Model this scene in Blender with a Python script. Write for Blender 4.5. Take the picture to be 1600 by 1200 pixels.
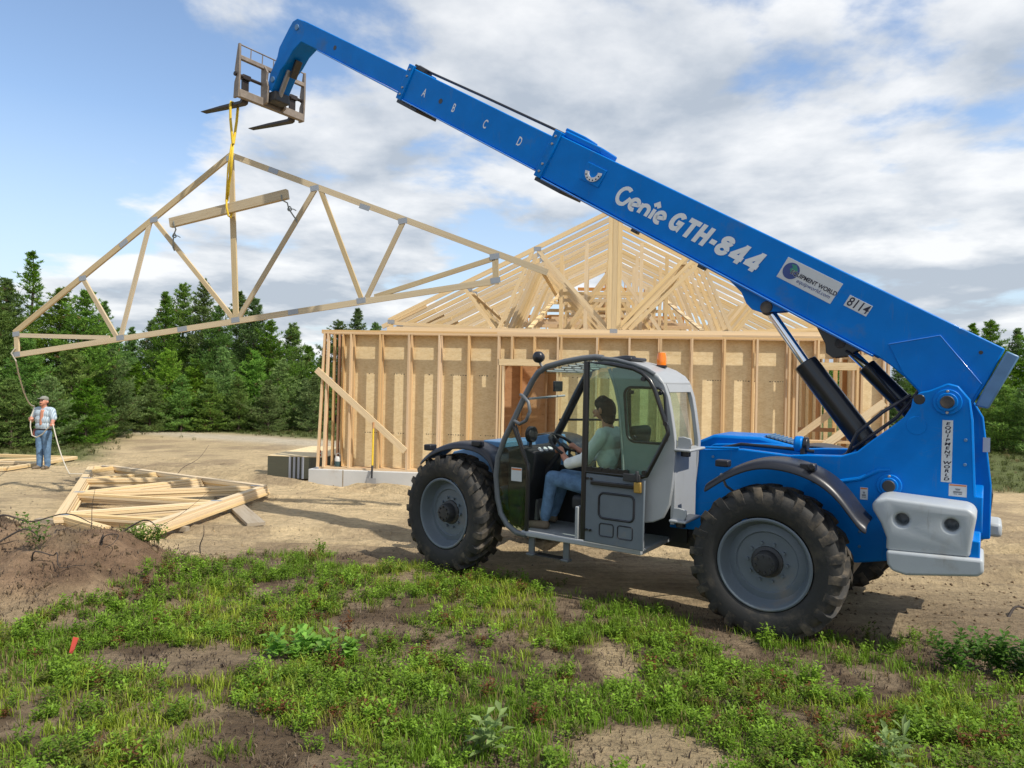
import bpy, bmesh, math, random
import numpy as np
from mathutils import Vector, Matrix, Euler
R = math.radians
scene = bpy.context.scene
COL = scene.collection
for o in list(bpy.data.objects):
    bpy.data.objects.remove(o)

# ------------------------------------------------------------------ camera
cam_d = bpy.data.cameras.new('camera'); cam = bpy.data.objects.new('camera', cam_d); COL.objects.link(cam)
cam_d.sensor_width = 36; cam_d.lens = 25.0; cam_d.clip_start = 0.05; cam_d.clip_end = 2000
cam.matrix_world = Matrix.Translation((0, 0, 2.075)) @ Matrix.Rotation(R(90) + 0.0038, 4, 'X') @ Matrix.Rotation(0.0219, 4, 'Z')
scene.camera = cam
# ------------------------------------------------------------------ sky and sun
SUN_EL = R(52); SUN_AZ = R(-37)              # azimuth measured from +X towards +Y
sun_dir = Vector((math.cos(SUN_EL) * math.cos(SUN_AZ), math.cos(SUN_EL) * math.sin(SUN_AZ), math.sin(SUN_EL)))
sl = bpy.data.lights.new('sun', 'SUN'); sun = bpy.data.objects.new('sun', sl); COL.objects.link(sun)
sl.energy = 3.5; sl.angle = R(0.6); sl.color = (1.0, 0.94, 0.83)
sun.rotation_euler = sun_dir.to_track_quat('Z', 'Y').to_euler()
sun.location = (20, -20, 30)
world = bpy.data.worlds.new('World'); scene.world = world; world.use_nodes = True
def build_world():
    nt = world.node_tree; N = nt.nodes; L = nt.links
    for n in list(N): N.remove(n)
    def nd(t, **k):
        n = N.new(t)
        for a, b in k.items(): setattr(n, a, b)
        return n
    def mth(op, a, b=None):
        n = nd('ShaderNodeMath', operation=op)
        for i, v in enumerate((a, b)):
            if v is None: continue
            if isinstance(v, (int, float)): n.inputs[i].default_value = v
            else: L.new(v, n.inputs[i])
        return n.outputs[0]
    sky = nd('ShaderNodeTexSky', sky_type='NISHITA', sun_disc=False, sun_elevation=SUN_EL,
             sun_rotation=math.atan2(sun_dir.x, sun_dir.y), altitude=200, air_density=1.0, dust_density=0.5, ozone_density=0.9)
    tc = nd('ShaderNodeTexCoord'); sep = nd('ShaderNodeSeparateXYZ'); L.new(tc.outputs['Generated'], sep.inputs[0])
    den = mth('ADD', mth('MAXIMUM', sep.outputs[2], 0.0), 0.16)
    px = mth('DIVIDE', sep.outputs[0], den); py = mth('DIVIDE', sep.outputs[1], den)
    cmb = nd('ShaderNodeCombineXYZ'); L.new(px, cmb.inputs[0]); L.new(py, cmb.inputs[1])
    def noise(scale, det, rough, off, dist=0.0):
        m = nd('ShaderNodeMapping'); m.inputs['Location'].default_value = off
        L.new(cmb.outputs[0], m.inputs[0])
        n = nd('ShaderNodeTexNoise'); n.inputs['Scale'].default_value = scale; n.inputs['Detail'].default_value = det
        n.inputs['Roughness'].default_value = rough; n.inputs['Distortion'].default_value = dist
        L.new(m.outputs[0], n.inputs['Vector']); return n.outputs['Fac']
    def coverage(k):
        # cloud cover sampled on the flat cloud layer; k < 1 looks a little nearer the zenith
        vm = nd('ShaderNodeVectorMath', operation='SCALE'); L.new(cmb.outputs[0], vm.inputs[0]); vm.inputs[3].default_value = k
        def nz(scale, det, rough, off, dist):
            m = nd('ShaderNodeMapping'); m.inputs['Location'].default_value = off; L.new(vm.outputs[0], m.inputs[0])
            n = nd('ShaderNodeTexNoise'); n.inputs['Scale'].default_value = scale; n.inputs['Detail'].default_value = det
            n.inputs['Roughness'].default_value = rough; n.inputs['Distortion'].default_value = dist; L.new(m.outputs[0], n.inputs['Vector']); return n.outputs['Fac']
        b = nz(0.62, 2, 0.5, (13.2, 6.8, 0), 0.0); d = nz(1.9, 10, 0.55, (-7.9, 3.5, 0.3), 0.1)
        c = mth('ADD', mth('MULTIPLY', b, 0.66), mth('MULTIPLY', d, 0.58))
        return mth('ADD', c, mth('MULTIPLY', px, 0.022))
    cov = coverage(1.0); cov_up = coverage(0.90)
    ramp = nd('ShaderNodeValToRGB'); L.new(cov, ramp.inputs[0])
    ramp.color_ramp.elements[0].position = 0.552; ramp.color_ramp.elements[0].color = (0, 0, 0, 1)
    ramp.color_ramp.elements[1].position = 0.632; ramp.color_ramp.elements[1].color = (1, 1, 1, 1)
    ramp.color_ramp.interpolation = 'EASE'
    shade = noise(1.3, 8, 0.55, (9.3, 4.1, 1.0), 0.2)
    thick = mth('ADD', mth('MULTIPLY', shade, 0.45), mth('ADD', mth('MULTIPLY', cov_up, 0.95), mth('MULTIPLY', cov, -0.25)))
    cr = nd('ShaderNodeValToRGB'); L.new(thick, cr.inputs[0])
    e = cr.color_ramp.elements
    e[0].position = 0.60; e[0].color = (4.9, 4.95, 5.0, 1)
    e[1].position = 0.745; e[1].color = (2.45, 2.75, 3.15, 1)
    hz = nd('ShaderNodeMapRange'); L.new(sep.outputs[2], hz.inputs[0])
    hz.inputs[1].default_value = 0.0; hz.inputs[2].default_value = 0.32; hz.inputs[3].default_value = 0.9; hz.inputs[4].default_value = 0.0
    mixh = nd('ShaderNodeMixRGB'); L.new(hz.outputs[0], mixh.inputs[0]); L.new(sky.outputs[0], mixh.inputs[1]); mixh.inputs[2].default_value = (2.9, 3.4, 3.9, 1)
    mix = nd('ShaderNodeMixRGB'); L.new(mth('MULTIPLY', ramp.outputs[0], 0.93), mix.inputs[0]); L.new(mixh.outputs[0], mix.inputs[1]); L.new(cr.outputs[0], mix.inputs[2])
    bg = nd('ShaderNodeBackground'); bg.inputs[1].default_value = 0.15; L.new(mix.outputs[0], bg.inputs[0])
    out = nd('ShaderNodeOutputWorld'); L.new(bg.outputs[0], out.inputs[0])
build_world()
vs = scene.view_settings
vs.view_transform = 'Standard'; vs.look = 'None'; vs.exposure = 0.45; vs.gamma = 1.0; vs.use_curve_mapping = False
scene.cycles.max_bounces = 8; scene.cycles.transparent_max_bounces = 12
try: scene.cycles.use_denoising = True
except Exception: pass

# ------------------------------------------------------------------ materials
MATS = {}
def mat(name, col, rough=0.55, metal=0.0, var=0.0, scale=6.0, bump=0.0, bscale=40.0, coat=0.0, dirt=None, dirt_amt=0.0, dscale=3.0, rnd=0.0, spec=0.5, coords='Object', stretch=None):
    m = bpy.data.materials.new(name); m.use_nodes = True
    nt = m.node_tree; N = nt.nodes; L = nt.links
    b = N['Principled BSDF']
    b.inputs['Roughness'].default_value = rough; b.inputs['Metallic'].default_value = metal
    b.inputs['Coat Weight'].default_value = coat; b.inputs['Coat Roughness'].default_value = 0.08
    b.inputs['Specular IOR Level'].default_value = spec
    b.inputs['Base Color'].default_value = (*col, 1)
    tc = N.new('ShaderNodeTexCoord'); vec = tc.outputs[coords]
    if stretch:
        mp = N.new('ShaderNodeMapping'); mp.inputs['Scale'].default_value = stretch; L.new(vec, mp.inputs[0]); vec = mp.outputs[0]
    cur = None
    if var > 0 or rnd > 0:
        hs = N.new('ShaderNodeHueSaturation'); hs.inputs['Color'].default_value = (*col, 1)
        val = None
        if var > 0:
            n = N.new('ShaderNodeTexNoise'); n.inputs['Scale'].default_value = scale; n.inputs['Detail'].default_value = 6; n.inputs['Roughness'].default_value = 0.6
            L.new(vec, n.inputs['Vector'])
            mr = N.new('ShaderNodeMapRange'); mr.inputs[1].default_value = 0.25; mr.inputs[2].default_value = 0.75
            mr.inputs[3].default_value = 1 - var; mr.inputs[4].default_value = 1 + var; L.new(n.outputs['Fac'], mr.inputs[0]); val = mr.outputs[0]
        if rnd > 0:
            oi = N.new('ShaderNodeObjectInfo'); m2 = N.new('ShaderNodeMapRange'); m2.inputs[3].default_value = 1 - rnd; m2.inputs[4].default_value = 1 + rnd
            L.new(oi.outputs['Random'], m2.inputs[0])
            if val is None: val = m2.outputs[0]
            else:
                mm = N.new('ShaderNodeMath'); mm.operation = 'MULTIPLY'; L.new(val, mm.inputs[0]); L.new(m2.outputs[0], mm.inputs[1]); val = mm.outputs[0]
        L.new(val, hs.inputs['Value']); cur = hs.outputs[0]
    if dirt:
        n = N.new('ShaderNodeTexNoise'); n.inputs['Scale'].default_value = dscale; n.inputs['Detail'].default_value = 8; n.inputs['Roughness'].default_value = 0.65
        L.new(tc.outputs['Object'], n.inputs['Vector'])
        mr = N.new('ShaderNodeMapRange'); mr.inputs[1].default_value = 0.62 - dirt_amt * 0.3; mr.inputs[2].default_value = 0.75; mr.inputs[4].default_value = min(1, 0.35 + dirt_amt)
        L.new(n.outputs['Fac'], mr.inputs[0])
        mx = N.new('ShaderNodeMixRGB'); L.new(mr.outputs[0], mx.inputs[0])
        if cur: L.new(cur, mx.inputs[1])
        else: mx.inputs[1].default_value = (*col, 1)
        mx.inputs[2].default_value = (*dirt, 1); cur = mx.outputs[0]
        r2 = N.new('ShaderNodeMapRange'); r2.inputs[3].default_value = rough; r2.inputs[4].default_value = 0.9; L.new(mr.outputs[0], r2.inputs[0]); L.new(r2.outputs[0], b.inputs['Roughness'])
    if cur: L.new(cur, b.inputs['Base Color'])
    if bump > 0:
        n = N.new('ShaderNodeTexNoise'); n.inputs['Scale'].default_value = bscale; n.inputs['Detail'].default_value = 5
        L.new(vec, n.inputs['Vector'])
        bp = N.new('ShaderNodeBump'); bp.inputs['Strength'].default_value = bump; bp.inputs['Distance'].default_value = 0.01
        L.new(n.outputs['Fac'], bp.inputs['Height']); L.new(bp.outputs[0], b.inputs['Normal'])
    MATS[name] = m
    return m
DUST = (0.30, 0.22, 0.14)
def add_wear(m, streak, amt):
    # thin scratches and runs mixed over the paint
    N = m.node_tree.nodes; L = m.node_tree.links; b = N['Principled BSDF']; src = b.inputs['Base Color'].links[0].from_socket
    tc = N.new('ShaderNodeTexCoord'); mp = N.new('ShaderNodeMapping'); mp.inputs['Scale'].default_value = (9, 9, 1.2); L.new(tc.outputs['Object'], mp.inputs[0])
    n = N.new('ShaderNodeTexNoise'); n.inputs['Scale'].default_value = 2.0; n.inputs['Detail'].default_value = 9; n.inputs['Roughness'].default_value = 0.7; L.new(mp.outputs[0], n.inputs['Vector'])
    mr = N.new('ShaderNodeMapRange'); mr.inputs[1].default_value = 0.60; mr.inputs[2].default_value = 0.72; mr.inputs[4].default_value = amt; L.new(n.outputs['Fac'], mr.inputs[0])
    v = N.new('ShaderNodeTexVoronoi'); v.feature = 'DISTANCE_TO_EDGE'; v.inputs['Scale'].default_value = 1.6; m2 = N.new('ShaderNodeMapping'); m2.inputs['Scale'].default_value = (1, 1, 3.5); m2.inputs['Rotation'].default_value = (0.3, 0.5, 0.2); L.new(tc.outputs['Object'], m2.inputs[0]); L.new(m2.outputs[0], v.inputs['Vector'])
    r2 = N.new('ShaderNodeMapRange'); r2.inputs[1].default_value = 0.0; r2.inputs[2].default_value = 0.006; r2.inputs[3].default_value = amt * 0.8; r2.inputs[4].default_value = 0.0; L.new(v.outputs['Distance'], r2.inputs[0])
    g = N.new('ShaderNodeTexNoise'); g.inputs['Scale'].default_value = 3.0; L.new(tc.outputs['Object'], g.inputs['Vector'])
    gr = N.new('ShaderNodeMapRange'); gr.inputs[1].default_value = 0.52; gr.inputs[2].default_value = 0.6; L.new(g.outputs['Fac'], gr.inputs[0])
    mu = N.new('ShaderNodeMath'); mu.operation = 'MULTIPLY'; L.new(r2.outputs[0], mu.inputs[0]); L.new(gr.outputs[0], mu.inputs[1])
    mx_ = N.new('ShaderNodeMath'); mx_.operation = 'MAXIMUM'; L.new(mr.outputs[0], mx_.inputs[0]); L.new(mu.outputs[0], mx_.inputs[1])
    mix = N.new('ShaderNodeMixRGB'); L.new(mx_.outputs[0], mix.inputs[0]); L.new(src, mix.inputs[1]); mix.inputs[2].default_value = (*streak, 1); L.new(mix.outputs[0], b.inputs['Base Color'])
mat('glint_blue', (0.01, 0.16, 0.55), 0.22, spec=0.8, coat=1.0)  # high-gloss blue for the beads added to show highlight lines
mat('tread_rubber', (0.022, 0.021, 0.020), 0.75, var=0.25, scale=6, bump=0.15, bscale=70, dirt=(0.22, 0.17, 0.115), dirt_amt=0.5, dscale=5.5)
mat('blue', (0.0, 0.172, 0.58), 0.38, coat=0.03, spec=0.12, var=0.10, scale=3.5, bump=0.03, bscale=25, dirt=(0.10, 0.15, 0.20), dirt_amt=0.10, dscale=2.3)
add_wear(MATS['blue'], (0.10, 0.17, 0.26), 0.32)
mat('blue_pale', (0.09, 0.2, 0.36), 0.4, var=0.15, scale=8)  # paler, greyer blue than the main paint
mat('cab_grey', (0.34, 0.355, 0.37), 0.38, var=0.06, scale=3, dirt=DUST, dirt_amt=0.04)
mat('weight_grey', (0.41, 0.44, 0.46), 0.42, var=0.08, scale=2.5, bump=0.05, bscale=60, dirt=(0.26, 0.22, 0.17), dirt_amt=0.22, dscale=3.2)
mat('hoop_grey', (0.12, 0.13, 0.14), 0.4, var=0.06, dirt=DUST, dirt_amt=0.04)  # darker than the cab grey, with the hoop's shade put into the colour
add_wear(MATS['weight_grey'], (0.17, 0.15, 0.12), 0.4); add_wear(MATS['cab_grey'], (0.16, 0.15, 0.13), 0.25)
mat('rim_grey', (0.125, 0.15, 0.175), 0.45, var=0.1, scale=5, dirt=DUST, dirt_amt=0.08)
mat('black_paint', (0.012, 0.012, 0.013), 0.3, coat=0.2, var=0.1)
mat('black_plastic', (0.015, 0.016, 0.022), 0.36, var=0.12, scale=8, bump=0.05, bscale=150, dirt=DUST, dirt_amt=0.05)
mat('dark_metal', (0.03, 0.03, 0.032), 0.5, var=0.3, scale=9, dirt=DUST, dirt_amt=0.25)
mat('chrome', (0.75, 0.76, 0.78), 0.12, metal=1.0)
mat('steel', (0.33, 0.32, 0.31), 0.5, metal=0.6, var=0.2, scale=10)
mat('carriage_steel', (0.24, 0.20, 0.165), 0.6, metal=0.2, var=0.35, scale=7, dirt=(0.10, 0.07, 0.05), dirt_amt=0.2)
mat('fork_steel', (0.045, 0.036, 0.034), 0.45, metal=0.4, var=0.3, scale=12)
mat('rubber', (0.022, 0.021, 0.020), 0.75, var=0.25, scale=6, bump=0.15, bscale=70, dirt=(0.13, 0.105, 0.075), dirt_amt=0.36, dscale=4.0)
mat('interior', (0.018, 0.018, 0.02), 0.6, var=0.2)
mat('white_print', (0.62, 0.64, 0.66), 0.5)
mat('letter_white', (0.70, 0.72, 0.73), 0.5)
mat('label_white', (0.55, 0.57, 0.58), 0.5, var=0.04)
mat('ink_black', (0.01, 0.01, 0.03), 0.5)
mat('ink_blue', (0.03, 0.06, 0.22), 0.5)
mat('ink_green', (0.03, 0.22, 0.16), 0.5)
mat('label_red', (0.55, 0.16, 0.04), 0.5)
mat('orange_lens', (0.95, 0.22, 0.01), 0.2, coat=0.5)
mat('red_lens', (0.45, 0.01, 0.01), 0.2)
mat('gold', (0.45, 0.28, 0.07), 0.4, metal=0.6)
SPF = (0.60, 0.44, 0.255)
def wood(name, col, rnd=0.13):
    m = bpy.data.materials.new(name); m.use_nodes = True
    nt = m.node_tree; N = nt.nodes; L = nt.links; b = N['Principled BSDF']; b.inputs['Roughness'].default_value = 0.72; b.inputs['Specular IOR Level'].default_value = 0.25
    tc = N.new('ShaderNodeTexCoord'); oi = N.new('ShaderNodeObjectInfo')
    ad = N.new('ShaderNodeVectorMath'); ad.operation = 'MULTIPLY_ADD'
    L.new(tc.outputs['Object'], ad.inputs[0]); ad.inputs[1].default_value = (4, 9, 9)
    cb = N.new('ShaderNodeCombineXYZ'); mu = N.new('ShaderNodeMath'); mu.operation = 'MULTIPLY'; mu.inputs[1].default_value = 57; L.new(oi.outputs['Random'], mu.inputs[0])
    for i in range(3): L.new(mu.outputs[0], cb.inputs[i])
    L.new(cb.outputs[0], ad.inputs[2])
    g = N.new('ShaderNodeTexNoise'); g.inputs['Scale'].default_value = 1.0; g.inputs['Detail'].default_value = 5; g.inputs['Roughness'].default_value = 0.65; g.inputs['Distortion'].default_value = 0.6
    L.new(ad.outputs[0], g.inputs['Vector'])
    kn = N.new('ShaderNodeTexVoronoi'); kn.inputs['Scale'].default_value = 1.3; L.new(ad.outputs[0], kn.inputs['Vector'])
    kr = N.new('ShaderNodeMapRange'); kr.inputs[1].default_value = 0.05; kr.inputs[2].default_value = 0.16; kr.inputs[3].default_value = 0.6; kr.inputs[4].default_value = 1.0; L.new(kn.outputs['Distance'], kr.inputs[0])
    cr = N.new('ShaderNodeValToRGB'); L.new(g.outputs['Fac'], cr.inputs[0])
    c2 = [c * f for c, f in zip(col, (0.78, 0.70, 0.60))]; c3 = [min(1, c * f) for c, f in zip(col, (1.08, 1.12, 1.16))]
    e = cr.color_ramp.elements; e[0].position = 0.28; e[0].color = (*c2, 1); e[1].position = 0.72; e[1].color = (*c3, 1)
    el = e.new(0.48); el.color = (*col, 1)
    hs = N.new('ShaderNodeHueSaturation'); L.new(cr.outputs[0], hs.inputs['Color'])
    mr = N.new('ShaderNodeMapRange'); mr.inputs[3].default_value = 1 - rnd; mr.inputs[4].default_value = 1 + rnd * 0.7; L.new(oi.outputs['Random'], mr.inputs[0])
    mm = N.new('ShaderNodeMath'); mm.operation = 'MULTIPLY'; L.new(mr.outputs[0], mm.inputs[0]); L.new(kr.outputs[0], mm.inputs[1]); L.new(mm.outputs[0], hs.inputs['Value'])
    m3 = N.new('ShaderNodeMath'); m3.operation = 'MULTIPLY'; m3.inputs[1].default_value = 7.31; L.new(oi.outputs['Random'], m3.inputs[0])
    fr = N.new('ShaderNodeMath'); fr.operation = 'FRACT'; L.new(m3.outputs[0], fr.inputs[0])
    m4 = N.new('ShaderNodeMapRange'); m4.inputs[3].default_value = 0.8; m4.inputs[4].default_value = 1.15; L.new(fr.outputs[0], m4.inputs[0]); L.new(m4.outputs[0], hs.inputs['Saturation'])
    L.new(hs.outputs[0], b.inputs['Base Color'])
    MATS[name] = m
wood('stud_wood', (0.66, 0.46, 0.26))
wood('truss_wood', (0.70, 0.53, 0.305))
wood('aged_wood', (0.57, 0.45, 0.27))
wood('grey_wood', (0.32, 0.26, 0.18))
wood('red_wood', (0.52, 0.27, 0.12))
mat('plate_metal', (0.36, 0.38, 0.40), 0.45, metal=0.4, var=0.2, scale=30)
mat('yellow', (0.75, 0.52, 0.03), 0.6, var=0.15, scale=30)
mat('rope', (0.52, 0.48, 0.40), 0.85, var=0.15, scale=60)
mat('grey_rope', (0.25, 0.27, 0.26), 0.85, var=0.2, scale=60)
mat('concrete', (0.52, 0.52, 0.51), 0.85, var=0.09, scale=2.2, bump=0.15, bscale=60, dirt=(0.36, 0.29, 0.2), dirt_amt=0.06, dscale=1.8)
mat('wrap_dark', (0.075, 0.075, 0.05), 0.6, var=0.2, scale=5, stretch=(1, 1, 30), bump=0.1)
mat('stripe', (0.40, 0.42, 0.46), 0.6)
mat('pink_flag', (0.75, 0.10, 0.07), 0.6)
mat('can_red', (0.5, 0.03, 0.02), 0.35)
mat('jug_white', (0.6, 0.6, 0.58), 0.4)
mat('jug_dark', (0.03, 0.06, 0.06), 0.4)
mat('bark', (0.10, 0.075, 0.055), 0.9, var=0.3, scale=12, bump=0.4, bscale=30)
mat('dead_wood', (0.05, 0.04, 0.035), 0.9, var=0.3, scale=12)
mat('skin', (0.50, 0.22, 0.14), 0.5, var=0.08, scale=20)
mat('jeans', (0.11, 0.20, 0.33), 0.85, var=0.45, scale=11, bump=0.9, bscale=13)
mat('shirt_driver', (0.78, 0.80, 0.76), 0.85, var=0.12, scale=12, bump=0.9, bscale=12)
mat('hair', (0.012, 0.010, 0.009), 0.7, var=0.4, scale=60, bump=0.8, bscale=90)
mat('cap', (0.22, 0.22, 0.19), 0.8, var=0.2, scale=40)
mat('boot', (0.16, 0.12, 0.08), 0.8, var=0.2, scale=20)
mat('belt', (0.02, 0.02, 0.03), 0.6)
mat('pouch', (0.20, 0.05, 0.035), 0.7)
def shirt_mat():
    m = mat('shirt_plaid', (0.42, 0.50, 0.58), 0.85)
    N = m.node_tree.nodes; L = m.node_tree.links; b = N['Principled BSDF']
    tc = N.new('ShaderNodeTexCoord'); w = N.new('ShaderNodeTexWave'); w.inputs['Scale'].default_value = 9; w.inputs['Distortion'].default_value = 1.0
    L.new(tc.outputs['Object'], w.inputs['Vector'])
    mx = N.new('ShaderNodeMixRGB'); L.new(w.outputs['Fac'], mx.inputs[0]); mx.inputs[1].default_value = (0.24, 0.33, 0.42, 1); mx.inputs[2].default_value = (0.52, 0.60, 0.66, 1)
    L.new(mx.outputs[0], b.inputs['Base Color'])
shirt_mat()
def glass_mat(name, tint, refl=1.0):
    m = bpy.data.materials.new(name); m.use_nodes = True
    nt = m.node_tree; N = nt.nodes; L = nt.links
    N.remove(N['Principled BSDF'])
    t = N.new('ShaderNodeBsdfTransparent'); t.inputs[0].default_value = (*tint, 1)
    g = N.new('ShaderNodeBsdfGlossy'); g.inputs['Roughness'].default_value = 0.02
    f = N.new('ShaderNodeLayerWeight'); pw = N.new('ShaderNodeMath'); pw.operation = 'POWER'; pw.inputs[1].default_value = 4.0; L.new(f.outputs['Facing'], pw.inputs[0])
    mu = N.new('ShaderNodeMath'); mu.operation = 'MULTIPLY_ADD'; mu.inputs[1].default_value = 0.9 * refl; mu.inputs[2].default_value = 0.05 * refl; L.new(pw.outputs[0], mu.inputs[0])
    mx = N.new('ShaderNodeMixShader'); L.new(mu.outputs[0], mx.inputs[0]); L.new(t.outputs[0], mx.inputs[1]); L.new(g.outputs[0], mx.inputs[2])
    L.new(mx.outputs[0], N['Material Output'].inputs[0]); MATS[name] = m
glass_mat('glass_green', (0.78, 0.89, 0.83)); glass_mat('glass_clear', (0.86, 0.93, 0.88))
def osb_mat():
    m = mat('osb', (0.5, 0.36, 0.18), 0.8)
    N = m.node_tree.nodes; L = m.node_tree.links; b = N['Principled BSDF']
    tc = N.new('ShaderNodeTexCoord'); oi = N.new('ShaderNodeObjectInfo')
    mp = N.new('ShaderNodeMapping'); mp.inputs['Scale'].default_value = (24, 24, 52); L.new(tc.outputs['Object'], mp.inputs[0])
    v = N.new('ShaderNodeTexVoronoi'); v.inputs['Scale'].default_value = 1.0; L.new(mp.outputs[0], v.inputs['Vector'])
    n = N.new('ShaderNodeTexNoise'); n.inputs['Scale'].default_value = 7; n.inputs['Detail'].default_value = 8; L.new(tc.outputs['Object'], n.inputs['Vector'])
    sp = N.new('ShaderNodeSeparateColor'); L.new(v.outputs['Color'], sp.inputs[0])
    a = N.new('ShaderNodeMath'); a.operation = 'MULTIPLY_ADD'; L.new(sp.outputs[0], a.inputs[0]); a.inputs[1].default_value = 0.45; L.new(n.outputs['Fac'], a.inputs[2])
    cr = N.new('ShaderNodeValToRGB'); L.new(a.outputs[0], cr.inputs[0]); e = cr.color_ramp.elements
    e[0].position = 0.42; e[0].color = (0.67, 0.515, 0.285, 1); e[1].position = 0.98; e[1].color = (0.79, 0.645, 0.40, 1)
    hs = N.new('ShaderNodeHueSaturation'); L.new(cr.outputs[0], hs.inputs['Color'])
    mr = N.new('ShaderNodeMapRange'); mr.inputs[3].default_value = 0.92; mr.inputs[4].default_value = 1.06; L.new(oi.outputs['Random'], mr.inputs[0]); L.new(mr.outputs[0], hs.inputs['Value'])
    L.new(hs.outputs[0], b.inputs['Base Color'])
osb_mat()
def attr_mat(name, rough=0.6, trans=0.0):
    m = bpy.data.materials.new(name); m.use_nodes = True; N = m.node_tree.nodes; L = m.node_tree.links
    b = N['Principled BSDF']; b.inputs['Roughness'].default_value = rough; b.inputs['Specular IOR Level'].default_value = 0.25
    a = N.new('ShaderNodeAttribute'); a.attribute_name = 'tint'; colo = a.outputs['Color']
    if name == 'needle':      # every tree its own green
        oi = N.new('ShaderNodeObjectInfo'); hs = N.new('ShaderNodeHueSaturation'); L.new(colo, hs.inputs['Color'])
        for src_mul, lo, hi, inp in ((1.0, .48, .51, 'Hue'), (5.7, .95, 1.75, 'Value'), (11.3, .8, 1.15, 'Saturation')):
            mu = N.new('ShaderNodeMath'); mu.operation = 'MULTIPLY'; mu.inputs[1].default_value = src_mul; L.new(oi.outputs['Random'], mu.inputs[0])
            fr = N.new('ShaderNodeMath'); fr.operation = 'FRACT'; L.new(mu.outputs[0], fr.inputs[0])
            mr = N.new('ShaderNodeMapRange'); mr.inputs[3].default_value = lo; mr.inputs[4].default_value = hi; L.new(fr.outputs[0], mr.inputs[0]); L.new(mr.outputs[0], hs.inputs[inp])
        colo = hs.outputs[0]
    L.new(colo, b.inputs['Base Color'])
    if trans > 0:
        t = N.new('ShaderNodeBsdfTranslucent'); L.new(colo, t.inputs[0])
        mx = N.new('ShaderNodeMixShader'); mx.inputs[0].default_value = trans
        L.new(b.outputs[0], mx.inputs[1]); L.new(t.outputs[0], mx.inputs[2]); L.new(mx.outputs[0], N['Material Output'].inputs[0])
    MATS[name] = m; return m
attr_mat('leaf', 0.5, 0.45); attr_mat('needle', 0.6, 0.4)
M = MATS

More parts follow.
